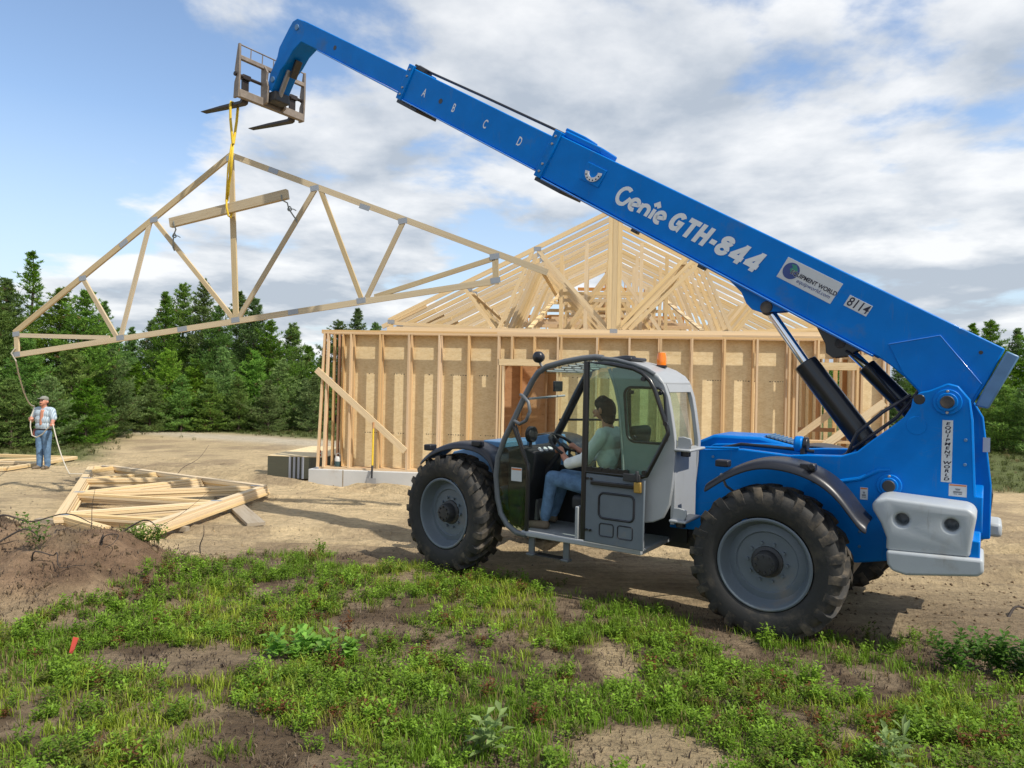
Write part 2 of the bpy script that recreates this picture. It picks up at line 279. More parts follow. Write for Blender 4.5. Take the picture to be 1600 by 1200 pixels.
# ------------------------------------------------------------------ helpers
def tag(o, label=None, cat=None, group=None, kind=None):
    if label: o['label'] = label
    if cat: o['category'] = cat
    if group: o['group'] = group
    if kind: o['kind'] = kind
    return o
def empty(name, loc=(0, 0, 0), rot=(0, 0, 0), parent=None):
    o = bpy.data.objects.new(name, None); COL.objects.link(o); o.location = loc; o.rotation_euler = rot
    o.empty_display_size = 0.2
    if parent: o.parent = parent
    return o
def link(name, me, m, parent=None):
    o = bpy.data.objects.new(name, me); COL.objects.link(o)
    if m is not None and not me.materials: me.materials.append(M[m] if isinstance(m, str) else m)
    if parent: o.parent = parent
    return o
class MB:
    def __init__(s): s.v = []; s.f = []
    def add(s, vs, fs):
        b = len(s.v); s.v += [tuple(v) for v in vs]; s.f += [tuple(i + b for i in f) for f in fs]; return s
    def box(s, lo, hi):
        x0, y0, z0 = lo; x1, y1, z1 = hi
        return s.add([(x0, y0, z0), (x1, y0, z0), (x1, y1, z0), (x0, y1, z0), (x0, y0, z1), (x1, y0, z1), (x1, y1, z1), (x0, y1, z1)],
                     [(0, 3, 2, 1), (4, 5, 6, 7), (0, 1, 5, 4), (1, 2, 6, 5), (2, 3, 7, 6), (3, 0, 4, 7)])
    def prism(s, poly, y0, y1, fn=None):
        # poly in (x,z); extruded along y
        fn = fn or (lambda u, y, v: (u, y, v)); n = len(poly)
        ar = sum(poly[i][0] * poly[(i + 1) % n][1] - poly[(i + 1) % n][0] * poly[i][1] for i in range(n))
        if ar < 0: poly = poly[::-1]
        vs = [fn(u, y0, v) for u, v in poly] + [fn(u, y1, v) for u, v in poly]
        fs = [tuple(range(n)), tuple(range(2 * n - 1, n - 1, -1))] + [(i, i + n, (i + 1) % n + n, (i + 1) % n) for i in range(n)]
        return s.add(vs, fs)
    def tube(s, pts, r, n=10, closed=False, cap=True):
        pts = [Vector(p) for p in pts]; K = len(pts); rr = r if isinstance(r, (list, tuple)) else [r] * K
        rings = []; prev = None
        for i, p in enumerate(pts):
            if closed: t = pts[(i + 1) % K] - pts[i - 1]
            else: t = pts[min(i + 1, K - 1)] - pts[max(i - 1, 0)]
            t.normalize()
            if prev is None:
                a = t.orthogonal().normalized()
            else:
                a = (prev - t * prev.dot(t))
                a = a.normalized() if a.length > 1e-6 else t.orthogonal().normalized()
            prev = a; b = t.cross(a)
            rings.append([p + (a * math.cos(2 * math.pi * k / n) + b * math.sin(2 * math.pi * k / n)) * rr[i] for k in range(n)])
        vs = [v for g in rings for v in g]; fs = []
        for i in range(K if closed else K - 1):
            for k in range(n):
                a0 = i * n + k; a1 = i * n + (k + 1) % n; j = ((i + 1) % K) * n
                fs.append((a0, a1, j + (k + 1) % n, j + k))
        if not closed and cap: fs += [tuple(range(n - 1, -1, -1)), tuple(range((K - 1) * n, K * n))]
        return s.add(vs, fs)
    def cyl(s, p0, p1, r, n=20, r1=None): return s.tube([p0, p1], [r, r if r1 is None else r1], n)
    def lathe(s, prof, axis='y', n=48, center=(0, 0, 0)):
        # prof: list of (radius, along)
        vs = []; K = len(prof)
        for k in range(n):
            a = 2 * math.pi * k / n; c, q = math.cos(a), math.sin(a)
            for r, y in prof: vs.append((center[0] + r * c, center[1] + y, center[2] + r * q))
        fs = [(k * K + i, k * K + i + 1, ((k + 1) % n) * K + i + 1, ((k + 1) % n) * K + i) for k in range(n) for i in range(K - 1)]
        return s.add(vs, fs)
    def mesh(s, name, smooth=None):
        me = bpy.data.meshes.new(name); me.from_pydata(s.v, [], s.f)
        bm = bmesh.new(); bm.from_mesh(me); bmesh.ops.recalc_face_normals(bm, faces=bm.faces); bm.to_mesh(me); bm.free()
        if smooth:
            me.polygons.foreach_set('use_smooth', [True] * len(me.polygons)); me.set_sharp_from_angle(angle=R(smooth))
        me.update(); return me
    def build(s, name, m, parent=None, bevel=0, smooth=None, seg=2):
        me = s.mesh(name, smooth if smooth else (35 if bevel else None)); o = link(name, me, m, parent)
        if bevel:
            b = o.modifiers.new('bevel', 'BEVEL'); b.width = bevel; b.segments = seg; b.limit_method = 'ANGLE'; b.angle_limit = R(32)
            b.harden_normals = False
            me.polygons.foreach_set('use_smooth', [True] * len(me.polygons))
        return o
_unit = None
def unit_board():
    global _unit
    if _unit is None:
        _unit = {}
    return _unit
def board(name, p0, p1, w, h, m, parent=None, up=(0, 0, 1), label=None):
    """rectangular timber from p0 to p1; h measured along 'up', w across."""
    p0 = Vector(p0); p1 = Vector(p1); d = p1 - p0; Ln = d.length; x = d.normalized(); u = Vector(up); u = u - x * u.dot(x)
    u.normalize(); y = u.cross(x)
    ub = unit_board()
    if m not in ub:
        ub[m] = MB().box((0, -.5, -.5), (1, .5, .5)).mesh('timber'); ub[m].materials.append(M[m])
    o = bpy.data.objects.new(name, ub[m]); COL.objects.link(o)
    mx = Matrix((x, y, u)).transposed().to_4x4(); mx.translation = p0
    loc = mx.to_translation(); o.rotation_mode = 'QUATERNION'; o.rotation_quaternion = mx.to_quaternion(); o.location = loc; o.scale = (Ln, w, h)
    if parent: o.parent = parent
    if label: o['label'] = label
    return o
def text_mesh(body, size, shear=0.0, bold=0.0, align='CENTER', spacing=1.0, line=1.0, depth=0.0):
    c = bpy.data.curves.new('text', 'FONT'); c.body = body; c.size = size; c.shear = shear; c.offset = bold; c.align_x = align; c.align_y = 'CENTER'
    c.space_character = spacing; c.space_line = line; c.extrude = depth; c.resolution_u = 4
    o = bpy.data.objects.new('text', c); COL.objects.link(o)
    bpy.context.view_layer.update()
    dg = bpy.context.evaluated_depsgraph_get()
    me = bpy.data.meshes.new_from_object(o.evaluated_get(dg))
    bpy.data.objects.remove(o); bpy.data.curves.remove(c)
    return me
def decal_text(name, body, origin, u, v, size, m, parent, sx=1.0, **k):
    """flat lettering lying in plane origin + a*u + b*v"""
    me = text_mesh(body, size, **k); u = Vector(u).normalized(); v = Vector(v).normalized(); o3 = Vector(origin)
    for q in me.vertices: q.co = o3 + u * (q.co.x * sx) + v * q.co.y + u.cross(v) * q.co.z
    me.materials.clear()
    return link(name, me, m, parent)
def np_mesh(name, verts, faces3, mat_, tint=None, parent=None):
    me = bpy.data.meshes.new(name); nv = len(verts); nf = len(faces3)
    me.vertices.add(nv); me.vertices.foreach_set('co', np.asarray(verts, np.float32).ravel())
    me.loops.add(nf * 3); me.loops.foreach_set('vertex_index', np.asarray(faces3, np.int32).ravel())
    me.polygons.add(nf); me.polygons.foreach_set('loop_start', np.arange(0, nf * 3, 3, dtype=np.int32))
    try: me.polygons.foreach_set('loop_total', np.full(nf, 3, np.int32))
    except Exception: pass
    if tint is not None:
        at = me.attributes.new('tint', 'FLOAT_COLOR', 'POINT')
        rgba = np.ones((nv, 4), np.float32); rgba[:, :3] = tint; at.data.foreach_set('color', rgba.ravel())
    me.update(calc_edges=True); me.validate()
    return link(name, me, mat_, parent)
def hash2(ix, iy, seed):
    n = (ix.astype(np.int64) * 374761393 + iy.astype(np.int64) * 668265263 + seed * 974634777) & 0x7fffffff
    n = ((n ^ (n >> 13)) * 1274126177) & 0x7fffffff
    return ((n ^ (n >> 16)) & 0xffff) / 65535.0
def vnoise(x, y, seed=0):
    x = np.asarray(x, float); y = np.asarray(y, float)
    ix = np.floor(x).astype(np.int64); iy = np.floor(y).astype(np.int64); fx = x - ix; fy = y - iy
    fx = fx * fx * (3 - 2 * fx); fy = fy * fy * (3 - 2 * fy)
    a = hash2(ix, iy, seed); b = hash2(ix + 1, iy, seed); c = hash2(ix, iy + 1, seed); d = hash2(ix + 1, iy + 1, seed)
    return a + (b - a) * fx + (c - a) * fy + (a - b - c + d) * fx * fy
def fbm(x, y, seed=0, o=4):
    s = 0; a = 0.5; t = 0
    for i in range(o): s = s + a * vnoise(x * 2 ** i, y * 2 ** i, seed + i); t += a; a *= 0.5
    return s / t
def sstep(a, b, x): t = np.clip((np.asarray(x, float) - a) / (b - a), 0, 1); return t * t * (3 - 2 * t)

# ------------------------------------------------------------------ ground
def ground_h(x, y):
    x = np.asarray(x, float); y = np.asarray(y, float)
    z = 0.5 * sstep(3.3, 1.2, y) * sstep(-14, -10, y)
    z = z + 0.62 * np.exp(-((x + 5.9) / 1.5) ** 2 - ((y - 7.3) / 1.0) ** 2)
    z = z + 0.40 * np.exp(-((x + 4.0) / 0.7) ** 2 - ((y - 7.1) / 0.7) ** 2)
    z = z - 0.012 * np.clip(-x - 4, 0, 12) * sstep(9, 14, y) * sstep(60, 30, y)
    near = sstep(45, 20, np.hypot(x, y))
    z = z + near * 0.07 * (fbm(x * 0.7, y * 0.7, 5, 3) - 0.5)
    rough = 0.5 + 3.2 * np.exp(-((x + 5.3) / 1.9) ** 2 - ((y - 7.4) / 1.3) ** 2) + 0.8 * np.exp(-((x - 4.8) / 1.8) ** 2 - ((y - 6.3) / 1.0) ** 2)
    z = z + near * rough * 0.05 * (fbm(x * 4.1, y * 4.1, 11, 4) - 0.5)
    z = z + 0.09 * sstep(0.45, 0.65, fbm(x * 0.45, y * 0.3, 77, 3)) * np.exp(-((y - 13.75 + 0.11 * (x + 2)) / 0.42) ** 2) * sstep(-4.2, -3.4, x) * sstep(9, 7, x)
    md_ = np.exp(-((x + 5.3) / 1.9) ** 2 - ((y - 7.2) / 1.2) ** 2)
    z = z + near * md_ * (0.30 * (np.abs(fbm(x * 2.3, y * 2.3, 131, 4) - .5) - .1) + .10 * (fbm(x * 9, y * 9, 137, 3) - .5))
    # wheel ruts
    for k, (a, b, w) in enumerate((((-9, 16.5), (7, 9.6), 0.2), ((-8.2, 18.2), (8, 11.2), 0.2), ((-6, 10.2), (8, 7.9), .18), ((-9, 13.6), (9, 8.7), .22), ((-3, 9.2), (9, 9.9), .2), ((-12, 19.5), (0, 12.2), .2))):
        ax, ay = a; bx, by = b; L = math.hypot(bx - ax, by - ay); dist = ((x - ax) * (by - ay) - (y - ay) * (bx - ax)) / L + 0.25 * np.sin(x * 0.6 + k)
        tread = 0.5 + 0.5 * np.sign(np.sin((x * (bx - ax) + y * (by - ay)) / L * 26 + 6 * np.abs(dist) / w))
        g_ = np.exp(-(dist / w) ** 2); z = z - near * (0.075 * g_ - 0.045 * np.exp(-((np.abs(dist) - 1.6 * w) / (.5 * w)) ** 2) + 0.022 * g_ * tread * sstep(.3, .6, fbm(x * .5, y * .5, 88 + k, 2)))
    z = z + 0.5 * sstep(26, 60, np.hypot(x, y)) * 0
    return z
VEG_X = [-9, -5, -4.2, -3.8, -3.45, -3.2, -2.7, -1.3, 0.4, 1.5, 2.2, 3.0, 3.6, 4.5, 6, 9]
VEG_Y = [5.0, 5.4, 5.7, 6.2, 7.2, 8.3, 8.75, 8.15, 7.4, 6.7, 6.3, 6.05, 5.75, 5.4, 5.2, 5.0]
PATCH = [(-2.35, 5.25, 0.85, 0.33), (0.8, 4.05, 0.62, 0.38), (0.85, 5.4, 0.22, 0.5), (-4.9, 6.4, 0.9, 0.75), (2.6, 5.0, 0.4, 0.22), (-1.2, 3.8, 0.8, 0.2), (1.9, 5.55, 0.4, 0.16), (-5.9, 7.6, 1.2, 0.7), (-4.0, 7.55, 0.55, 0.4), (3.6, 5.5, 0.5, 0.3)]
def veg_mask(x, y):
    x = np.asarray(x, float); y = np.asarray(y, float)
    w = 0.9 * (fbm(x * 1.1, y * 1.1, 21, 3) - 0.5); w2 = 0.6 * (fbm(x * 3, y * 3, 22, 3) - 0.5)
    lim = np.interp(x, VEG_X, VEG_Y)
    m = sstep(0.15, -0.35, y - lim - w)
    for px, py, rx, ry in PATCH:
        d = np.hypot((x - px) / rx, (y - py) / ry)
        m = m * sstep(0.62, 1.18, d + w * 0.7 + w2)
    return m * sstep(-0.12, 0.12, fbm(x * 1.7, y * 1.7, 29, 3) - 0.36)
def far_grass(x, y):
    x = np.asarray(x, float); y = np.asarray(y, float); w = fbm(x * 0.35, y * 0.35, 41, 4) - 0.5
    left = np.maximum(sstep(0.9, 2.0, y - (24.3 - 0.60 * (x + 6.2)) + 1.5 * w), sstep(-.53, -.60, x / np.maximum(y, 1) + .1 * w) * sstep(17.5, 20, y + 3 * w)) * (x < 2)
    right = sstep(0, 1.5, y - 15.5 + 5 * w) * (x >= 8)
    back = (sstep(26, 30, y + 4 * w))
    path = np.exp(-((y - (24.3 - 0.60 * (x + 6.2))) / 1.1) ** 2) * (x < 0)   # pale track leading off to the left
    return np.clip(np.maximum(np.maximum(left, right), back), 0, 1) * (1 - np.clip(path * 1.6, 0, 1)), path
def spaced(lo, hi, c0, c1, fine, grow):
    v = list(np.arange(c0, c1, fine)); s = fine; p = v[-1]
    while p < hi: s *= grow; p += s; v.append(p)
    s = fine; p = c0
    while p > lo: s *= grow; p -= s; v.insert(0, p)
    return np.array(v)
def build_ground():
    xs = spaced(-700, 700, -10.5, 7.5, 0.045, 1.06); ys = spaced(-200, 900, 3.2, 15.5, 0.045, 1.05)
    X, Y = np.meshgrid(xs, ys); x = X.ravel(); y = Y.ravel(); z = ground_h(x, y)
    nx, ny = len(xs), len(ys); i = (np.arange(ny - 1)[:, None] * nx + np.arange(nx - 1)[None]).ravel()
    tris = np.concatenate([np.stack([i, i + 1, i + nx + 1], 1), np.stack([i, i + nx + 1, i + nx], 1)])
    sand = np.array((0.54, 0.415, 0.245)); soil = np.array((0.10, 0.066, 0.042)); dry = np.array((0.25, 0.185, 0.12)); grass = np.array((0.11, 0.13, 0.04)); pale = np.array((0.50, 0.43, 0.32))
    n1 = fbm(x * 0.8, y * 0.8, 51, 4); n2 = fbm(x * 3.3, y * 3.3, 57, 4); n3 = fbm(x * 0.22, y * 0.3, 61, 3)
    vm = veg_mask(x, y); lim = np.interp(x, VEG_X, VEG_Y)
    zone = np.maximum(sstep(0.9, -0.5, y - lim - 1.2 * (n1 - 0.5)), sstep(.08, .25, 0.80 * np.exp(-((x + 5.9) / 1.5) ** 2 - ((y - 7.4) / 0.9) ** 2) + 0.4 * np.exp(-((x + 4.0) / 0.7) ** 2 - ((y - 7.1) / 0.7) ** 2)) * sstep(.85, .55, n1))                    # brown topsoil below the weeds
    right = sstep(3.2, 4.2, x + 0.5 * (n1 - .5)) * sstep(8.6, 6.4, y + 2 * (n1 - .5))   # churned dirt right of the machine
    c = sand * (0.78 + 0.44 * n3)[:, None] * (0.86 + 0.28 * n2)[:, None]
    c = c + (dry - c) * (0.55 * sstep(0.5, 0.72, n1))[:, None]
    c = c + (dry * 0.8 - c) * (0.75 * right)[:, None]
    top = soil + (dry - soil) * sstep(0.38, 0.62, n2)[:, None]
    c = c + (top - c) * (zone * 0.92)[:, None]
    mdc = np.exp(-((x + 5.3) / 1.9) ** 2 - ((y - 7.2) / 1.2) ** 2); red_ = np.array((0.25, 0.155, 0.095)); c = c + (red_ * (.6 + .8 * n2)[:, None] - c) * (sstep(.15, .5, mdc) * .75 * sstep(.35, .6, fbm(x * 1.9, y * 1.9, 141, 4)))[:, None]
    for px, py, rx, ry in ((0.8, 4.05, 0.62, 0.38), (0.85, 5.4, 0.2, 0.45), (-6.9, 8.2, 0.8, 0.5)):
        d = np.hypot((x - px) / rx, (y - py) / ry); c = c + (sand * 0.85 - c) * (0.8 * sstep(1.15, 0.6, d + 0.8 * (n1 - .5) + 0.5 * (n2 - .5)))[:, None]
    fg, path = far_grass(x, y)
    c = c + (grass * (0.7 + 0.6 * n2)[:, None] - c) * fg[:, None]
    c = c + (pale - c) * np.clip(path * 1.3 * (y > 20), 0, 1)[:, None]
    o = np_mesh('ground', np.stack([x, y, z], 1), tris, None, tint=c)
    me = o.data; me.polygons.foreach_set('use_smooth', [True] * len(me.polygons))
    m = attr_mat('ground_soil', 0.95); me.materials.append(m)
    N = m.node_tree.nodes; L = m.node_tree.links; b = N['Principled BSDF']; a = [n for n in N if n.type == 'ATTRIBUTE'][0]
    tc = N.new('ShaderNodeTexCoord')
    n = N.new('ShaderNodeTexNoise'); n.inputs['Scale'].default_value = 14; n.inputs['Detail'].default_value = 10; n.inputs['Roughness'].default_value = 0.7; L.new(tc.outputs['Object'], n.inputs['Vector'])
    st = N.new('ShaderNodeMapping'); st.inputs['Rotation'].default_value = (0, 0, R(30)); st.inputs['Scale'].default_value = (1.2, 7, 1); L.new(tc.outputs['Object'], st.inputs[0])
    s = N.new('ShaderNodeTexNoise'); s.inputs['Scale'].default_value = 1.2; s.inputs['Detail'].default_value = 8; s.inputs['Roughness'].default_value = 0.65; L.new(st.outputs[0], s.inputs['Vector'])
    ad = N.new('ShaderNodeMath'); ad.operation = 'ADD'; L.new(n.outputs['Fac'], ad.inputs[0]); L.new(s.outputs['Fac'], ad.inputs[1])
    mr = N.new('ShaderNodeMapRange'); mr.inputs[1].default_value = 0.65; mr.inputs[2].default_value = 1.35; mr.inputs[3].default_value = 0.52; mr.inputs[4].default_value = 1.36; L.new(ad.outputs[0], mr.inputs[0])
    hs = N.new('ShaderNodeHueSaturation'); L.new(a.outputs['Color'], hs.inputs['Color']); L.new(mr.outputs[0], hs.inputs['Value']); L.new(hs.outputs[0], b.inputs['Base Color'])
    bp = N.new('ShaderNodeBump'); bp.inputs['Strength'].default_value = 1.0; bp.inputs['Distance'].default_value = 0.07; L.new(ad.outputs[0], bp.inputs['Height']); L.new(bp.outputs[0], b.inputs['Normal'])
    tag(o, kind='structure')
build_ground()

# ------------------------------------------------------------------ telehandler
A_H = 0.5893
tele = empty('telehandler', (1.3591, 7.922, 0), (-0.0109, -0.0074, math.pi - A_H))
tag(tele, 'blue and grey telescopic handler with raised boom and four large black tyres', 'telehandler')
BA = R(30.3); BC, BS = math.cos(BA), math.sin(BA); PVX, PVZ = -2.985, 2.055
def bp(s, y, n): return (PVX + s * BC - n * BS, y, PVZ + s * BS + n * BC)
BU = Vector((-BC, 0, -BS)); BV = Vector((-BS, 0, BC))
T = tele
# -- main frame
def rear_plate(y0, y1, xr, name):
    p = [(-2.915, 2.175), (-2.985, 2.21), (-3.06, 2.19), (-3.145, 2.08), (-3.17 - xr * .6, 1.91), (-3.2 - xr, 1.3), (-3.2 - xr, 0.82), (-2.34, 0.62), (-2.0, 0.62), (-1.55, 0.72), (-0.62, 0.70), (-0.66, 1.40), (-0.78, 1.50), (-1.33, 1.545), (-1.75, 1.52), (-1.9, 1.535), (-2.195, 1.55), (-2.32, 1.595), (-2.45, 1.715), (-2.59, 1.835), (-2.68, 1.92), (-2.725, 2.0), (-2.735, 2.07), (-2.785, 2.13), (-2.85, 2.145)]
    mb = MB(); mb.prism(p, y0, y1); return mb.build(name, 'blue', T, bevel=0.012)
rear_plate(0.38, 0.46, 0.0, 'frame_plate'); rear_plate(-0.46, -0.38, 0.11, 'frame_plate')
def disc(name, x, z, y0, y1, r, m, parent=T, n=28, bevel=0.006):
    mb = MB(); mb.cyl((x, y0, z), (x, y1, z), r, n); return mb.build(name, m, parent, bevel=bevel)
def pin(x, z, ring, core, y=0.46):
    a = disc('pivot_boss', x, z, y - .01, y + .022, ring, 'blue')
    disc('pivot_ring', x, z, y, y + .04, ring * .72, 'blue', a); disc('pivot_pin', x, z, y, y + .055, core, 'dark_metal', a)
    disc('grease_bolt', x, z - ring * .83, y, y + .035, .012, 'steel', a, 10); disc('grease_bolt', x, z + ring * .83, y, y + .035, .012, 'steel', a, 10)
pin(-2.987, 2.055, 0.105, 0.052); pin(-2.579, 1.324, 0.098, 0.05)
disc('frame_recess', -2.77, 1.849, 0.455, 0.464, 0.078, 'blue')
disc('frame_hole_shade', -2.785, 2.069, 0.452, 0.463, 0.044, 'black_paint')  # black disc painting the dark inside of a hole, nothing is cut
# stamped rib on the side plate
mb = MB(); mb.tube([(-1.95, .458, 1.30), (-2.15, .458, 1.31), (-2.35, .458, 1.36), (-2.50, .458, 1.45), (-2.58, .458, 1.46)], [.012, .02, .02, .02, .012], 8); mb.build('frame_rib', 'blue', T, smooth=40)
mb = MB(); mb.box((-3.18, -.38, .85), (-2.4, .38, 1.25)); mb.box((-2.2, -.38, .62), (-1.0, .38, 1.1)); mb.build('frame_core', 'blue', T, bevel=.01)
mb = MB(); mb.box((-2.3, -.34, .48), (2.35, .34, .72)); mb.box((-.6, -.45, .55), (1.2, .36, .8)); mb.build('chassis', 'dark_metal', T, bevel=.01)
mb = MB(); mb.prism([(1.05, .62), (2.45, .62), (2.5, .9), (2.2, 1.25), (1.35, 1.47), (1.1, 1.49), (1.05, 1.3)], -.42, -.3); mb.prism([(1.05, .62), (2.45, .62), (2.5, .9), (2.2, 1.25), (1.35, 1.47), (1.1, 1.49), (1.05, 1.3)], .3, .42); mb.box((1.1, -.3, .75), (2.2, .3, 1.1)); mb.build('front_frame', 'blue_pale', T, bevel=.012)
mb = MB(); mb.box((1.12, .42, 1.40), (1.42, .88, 1.47)); mb.build('front_shelf', 'blue_pale', T, bevel=.012)
for x in (-1.724, 1.724):
    mb = MB(); mb.cyl((x, -.8, .655), (x, .8, .655), .12, 16); mb.tube([(x, -.25, .655), (x, .25, .655)], .24, 16); mb.build('axle', 'dark_metal', T, smooth=40)
# -- engine cover on the far side
mb = MB(); mb.prism([(-.55, .75), (-.55, 1.50), (-.75, 1.595), (-1.25, 1.60), (-1.62, 1.52), (-1.9, 1.30), (-1.9, .75)], -1.12, -.46)
hood = mb.build('engine_hood', 'blue', T, bevel=.03)
mb = MB(); mb.add([(-1.27, -.98, 1.606), (-1.27, -.56, 1.606), (-1.58, -.56, 1.538), (-1.58, -.98, 1.538)], [(0, 1, 2, 3)]); mb.build('grille', 'black_plastic', hood)
mb = MB()
for k in range(7):
    x = -1.29 - k * .042; mb.box((x - .012, -.97, 1.60 - k * .0092), (x + .006, -.57, 1.617 - k * .0092))
mb.build('grille_slat', 'blue_pale', hood)
mb = MB(); mb.box((-1.0, -.2, 1.40), (-.62, .38, 1.44)); mb.build('deck_plate', 'blue', T, bevel=.008)
mb = MB(); mb.tube([(-.70, .47, 1.515), (-1.0, .47, 1.535), (-1.30, .47, 1.55)], .012, 8); mb.build('edge_rail', 'blue', T, smooth=40)
# work lamp on the frame top
mb = MB(); mb.cyl((-1.86, .36, 1.62), (-1.78, .36, 1.62), .075, 20); lamp = mb.build('work_lamp', 'blue', T, bevel=.02)
mb = MB(); mb.cyl((-1.90, .36, 1.62), (-1.86, .36, 1.62), .068, 20); mb.build('lamp_ring', 'black_plastic', lamp, bevel=.008)
mb = MB(); mb.box((-1.88, .30, 1.46), (-1.84, .42, 1.62)); mb.build('lamp_bracket', 'black_plastic', lamp, bevel=.006)
# -- counterweight lobes with lower bumper
def weight(sg):
    prof = [(-2.50, 1.215), (-2.53, 1.262), (-2.60, 1.282), (-3.16, 1.258), (-3.205, 1.225), (-3.213, 1.19), (-3.20, 1.10), (-3.178, 0.89), (-2.61, 0.86), (-2.612, 0.96), (-2.57, 1.07), (-2.51, 1.17)]
    y0, y1 = sorted((sg * .47, sg * .92)); mb = MB(); mb.prism(prof, y0, y1); a = mb.build('counterweight', 'weight_grey', T, bevel=.035, seg=4)
    mb = MB(); mb.prism([(-2.615, .865), (-3.262, .895), (-3.27, .80), (-3.235, .762), (-2.76, .69), (-2.66, .71), (-2.625, .76)], y0, y1 + .035 if sg > 0 else y1); mb.build('bumper', 'weight_grey', a, bevel=.022, seg=3)
    if sg > 0:
        a.modifiers.clear()
        cut = MB()
        for x in (-2.719, -3.053): cut.cyl((x, .70, 1.118), (x, 1.0, 1.118), .05, 24)
        co = link('cutter', cut.mesh('cutter'), None, T); bo = a.modifiers.new('holes', 'BOOLEAN'); bo.object = co; bo.solver = 'EXACT'; bo.operation = 'DIFFERENCE'
        b_ = a.modifiers.new('bevel', 'BEVEL'); b_.width = .03; b_.segments = 4; b_.limit_method = 'ANGLE'; b_.angle_limit = R(32)
        bpy.context.view_layer.update(); me2 = bpy.data.meshes.new_from_object(a.evaluated_get(bpy.context.evaluated_depsgraph_get()))
        a.modifiers.clear(); a.data = me2; bpy.data.objects.remove(co)
        me2.polygons.foreach_set('use_smooth', [True] * len(me2.polygons)); me2.set_sharp_from_angle(angle=R(30))
    return a
weight(1); weight(-1)
mb = MB(); mb.box((-3.24, -.9, .84), (-3.17, .9, 1.02)); mb.box((-3.25, -.46, 1.0), (-3.18, .46, 1.3)); mb.build('rear_panel', 'blue', T, bevel=.01)
mb = MB(); mb.prism([(-3.2, .86), (-3.30, .87), (-3.325, 1.20), (-3.29, 1.27), (-3.2, 1.27)], -.98, -.55); mb.build('rear_guard', 'black_plastic', T, bevel=.02)
mb = MB(); mb.box((-3.40, -1.05, .80), (-3.25, -.62, .93)); mb.build('tow_bumper', 'weight_grey', T, bevel=.03)
# -- labels on the frame
def side_label(name, x0, x1, z0, z1, y, m='label_white'):
    mb = MB(); mb.box((min(x0, x1), y, z0), (max(x0, x1), y + .003, z1)); return mb.build(name, m, T)
pl = side_label('name_plate', -3.03, -2.955, 1.395, 1.905, .4605)
decal_text('plate_lettering', '\n'.join('EQUIPMENT'), (-2.993, .4645, 1.742), (-1, 0, 0), (0, 0, 1), .034, 'ink_black', pl, sx=1.55, bold=.0012, line=.98, shear=.15)
decal_text('plate_lettering', '\n'.join('WORLD'), (-2.993, .4645, 1.487), (-1, 0, 0), (0, 0, 1), .034, 'ink_black', pl, sx=1.55, bold=.0012, line=.98, shear=.15)
def warning(x, z, w, h, y=.4605):
    a = side_label('warning_label', x - w / 2, x + w / 2, z - h / 2, z + h / 2, y)
    mb = MB(); mb.box((x - w / 2 + .004, y + .003, z + h * .36), (x + w / 2 - .004, y + .0042, z + h * .47)); mb.build('warning_band', 'label_red', a)
    mb = MB()
    for k, (dx, dz, l) in enumerate(((0, .12, .3), (0, .04, .22), (0, -.1, .5), (0, -.18, .5), (.12, -.3, .2), (-.14, -.3, .2))):
        mb.box((x + dx * w - l * w / 2, y + .003, z + dz * h - h * .022), (x + dx * w + l * w / 2, y + .0042, z + dz * h + h * .022))
    mb.build('warning_text', 'ink_black', a)
warning(-3.075, 1.335, .125, .10); warning(-2.385, 1.235, .06, .105)
a = side_label('warning_label', -3.29, -3.235, 1.60, 1.73, -.3795)
# -- hoses and bolts on the frame
for k, pts_ in enumerate((((-2.2, .30, 1.5), (-2.3, .33, 1.75), (-2.5, .30, 1.95), (-2.7, .2, 2.1)), ((-2.15, .22, 1.5), (-2.35, .26, 1.68), (-2.6, .22, 1.9), (-2.8, .15, 2.2)), ((-1.0, .42, 1.5), (-1.3, .40, 1.585), (-1.65, .38, 1.575), (-1.95, .35, 1.56)))):
    mb = MB(); mb.tube(pts_, .016, 8); mb.build('hydraulic_hose', 'black_plastic', T, smooth=50)
for x, z in ((-.74, 1.36), (-.74, 1.08), (-.72, .80), (-1.05, 1.45), (-2.36, 1.03), (-2.36, .90), (-2.36, .77), (-3.12, 1.75), (-3.12, 1.55)):
    disc('frame_bolt', x, z, .458, .472, .014, 'blue_pale', n=6, bevel=.002)
mb = MB(); mb.tube([(-3.135, .4605, 2.06), (-3.155, .4605, 1.9), (-3.185, .4605, 1.3)], .006, 6); mb.build('weld_bead', 'blue', T, smooth=50)
# -- lift cylinders
def ram(name, p_pin, p_rod, p_base, r_rod, r_bar, y, sleeve=False):
    f = lambda q: (q[0], y, q[1])
    mb = MB(); mb.cyl(f(p_rod), f(p_base), r_bar, 28); b = mb.build(name, 'black_paint', T, bevel=.012)
    d = (Vector(f(p_base)) - Vector(f(p_rod))).normalized()
    mb = MB(); mb.cyl(f(p_pin), Vector(f(p_rod)) + d * .05, r_rod, 20); mb.build('piston_rod', 'chrome', b, smooth=40)
    mb = MB(); mb.cyl((p_pin[0], y - .06, p_pin[1]), (p_pin[0], y + .06, p_pin[1]), r_rod * 1.35, 20); mb.build('rod_eye', 'dark_metal', b, bevel=.006)
    return b
ram('lift_cylinder', (-1.45, 2.90), (-1.80, 2.38), (-2.52, 1.42), .045, .112, .10)
rb = ram('tilt_cylinder', (-2.084, 2.573), (-2.30, 2.36), (-2.75, 1.88), .042, .085, -.12)
mb = MB(); mb.tube([(-2.14, .0, 2.50), (-2.24, .01, 2.43), (-2.36, .0, 2.34), (-2.5, .0, 2.15), (-2.62, -.02, 2.0)], .012, 8); mb.build('hydraulic_hose', 'black_plastic', rb, smooth=40)
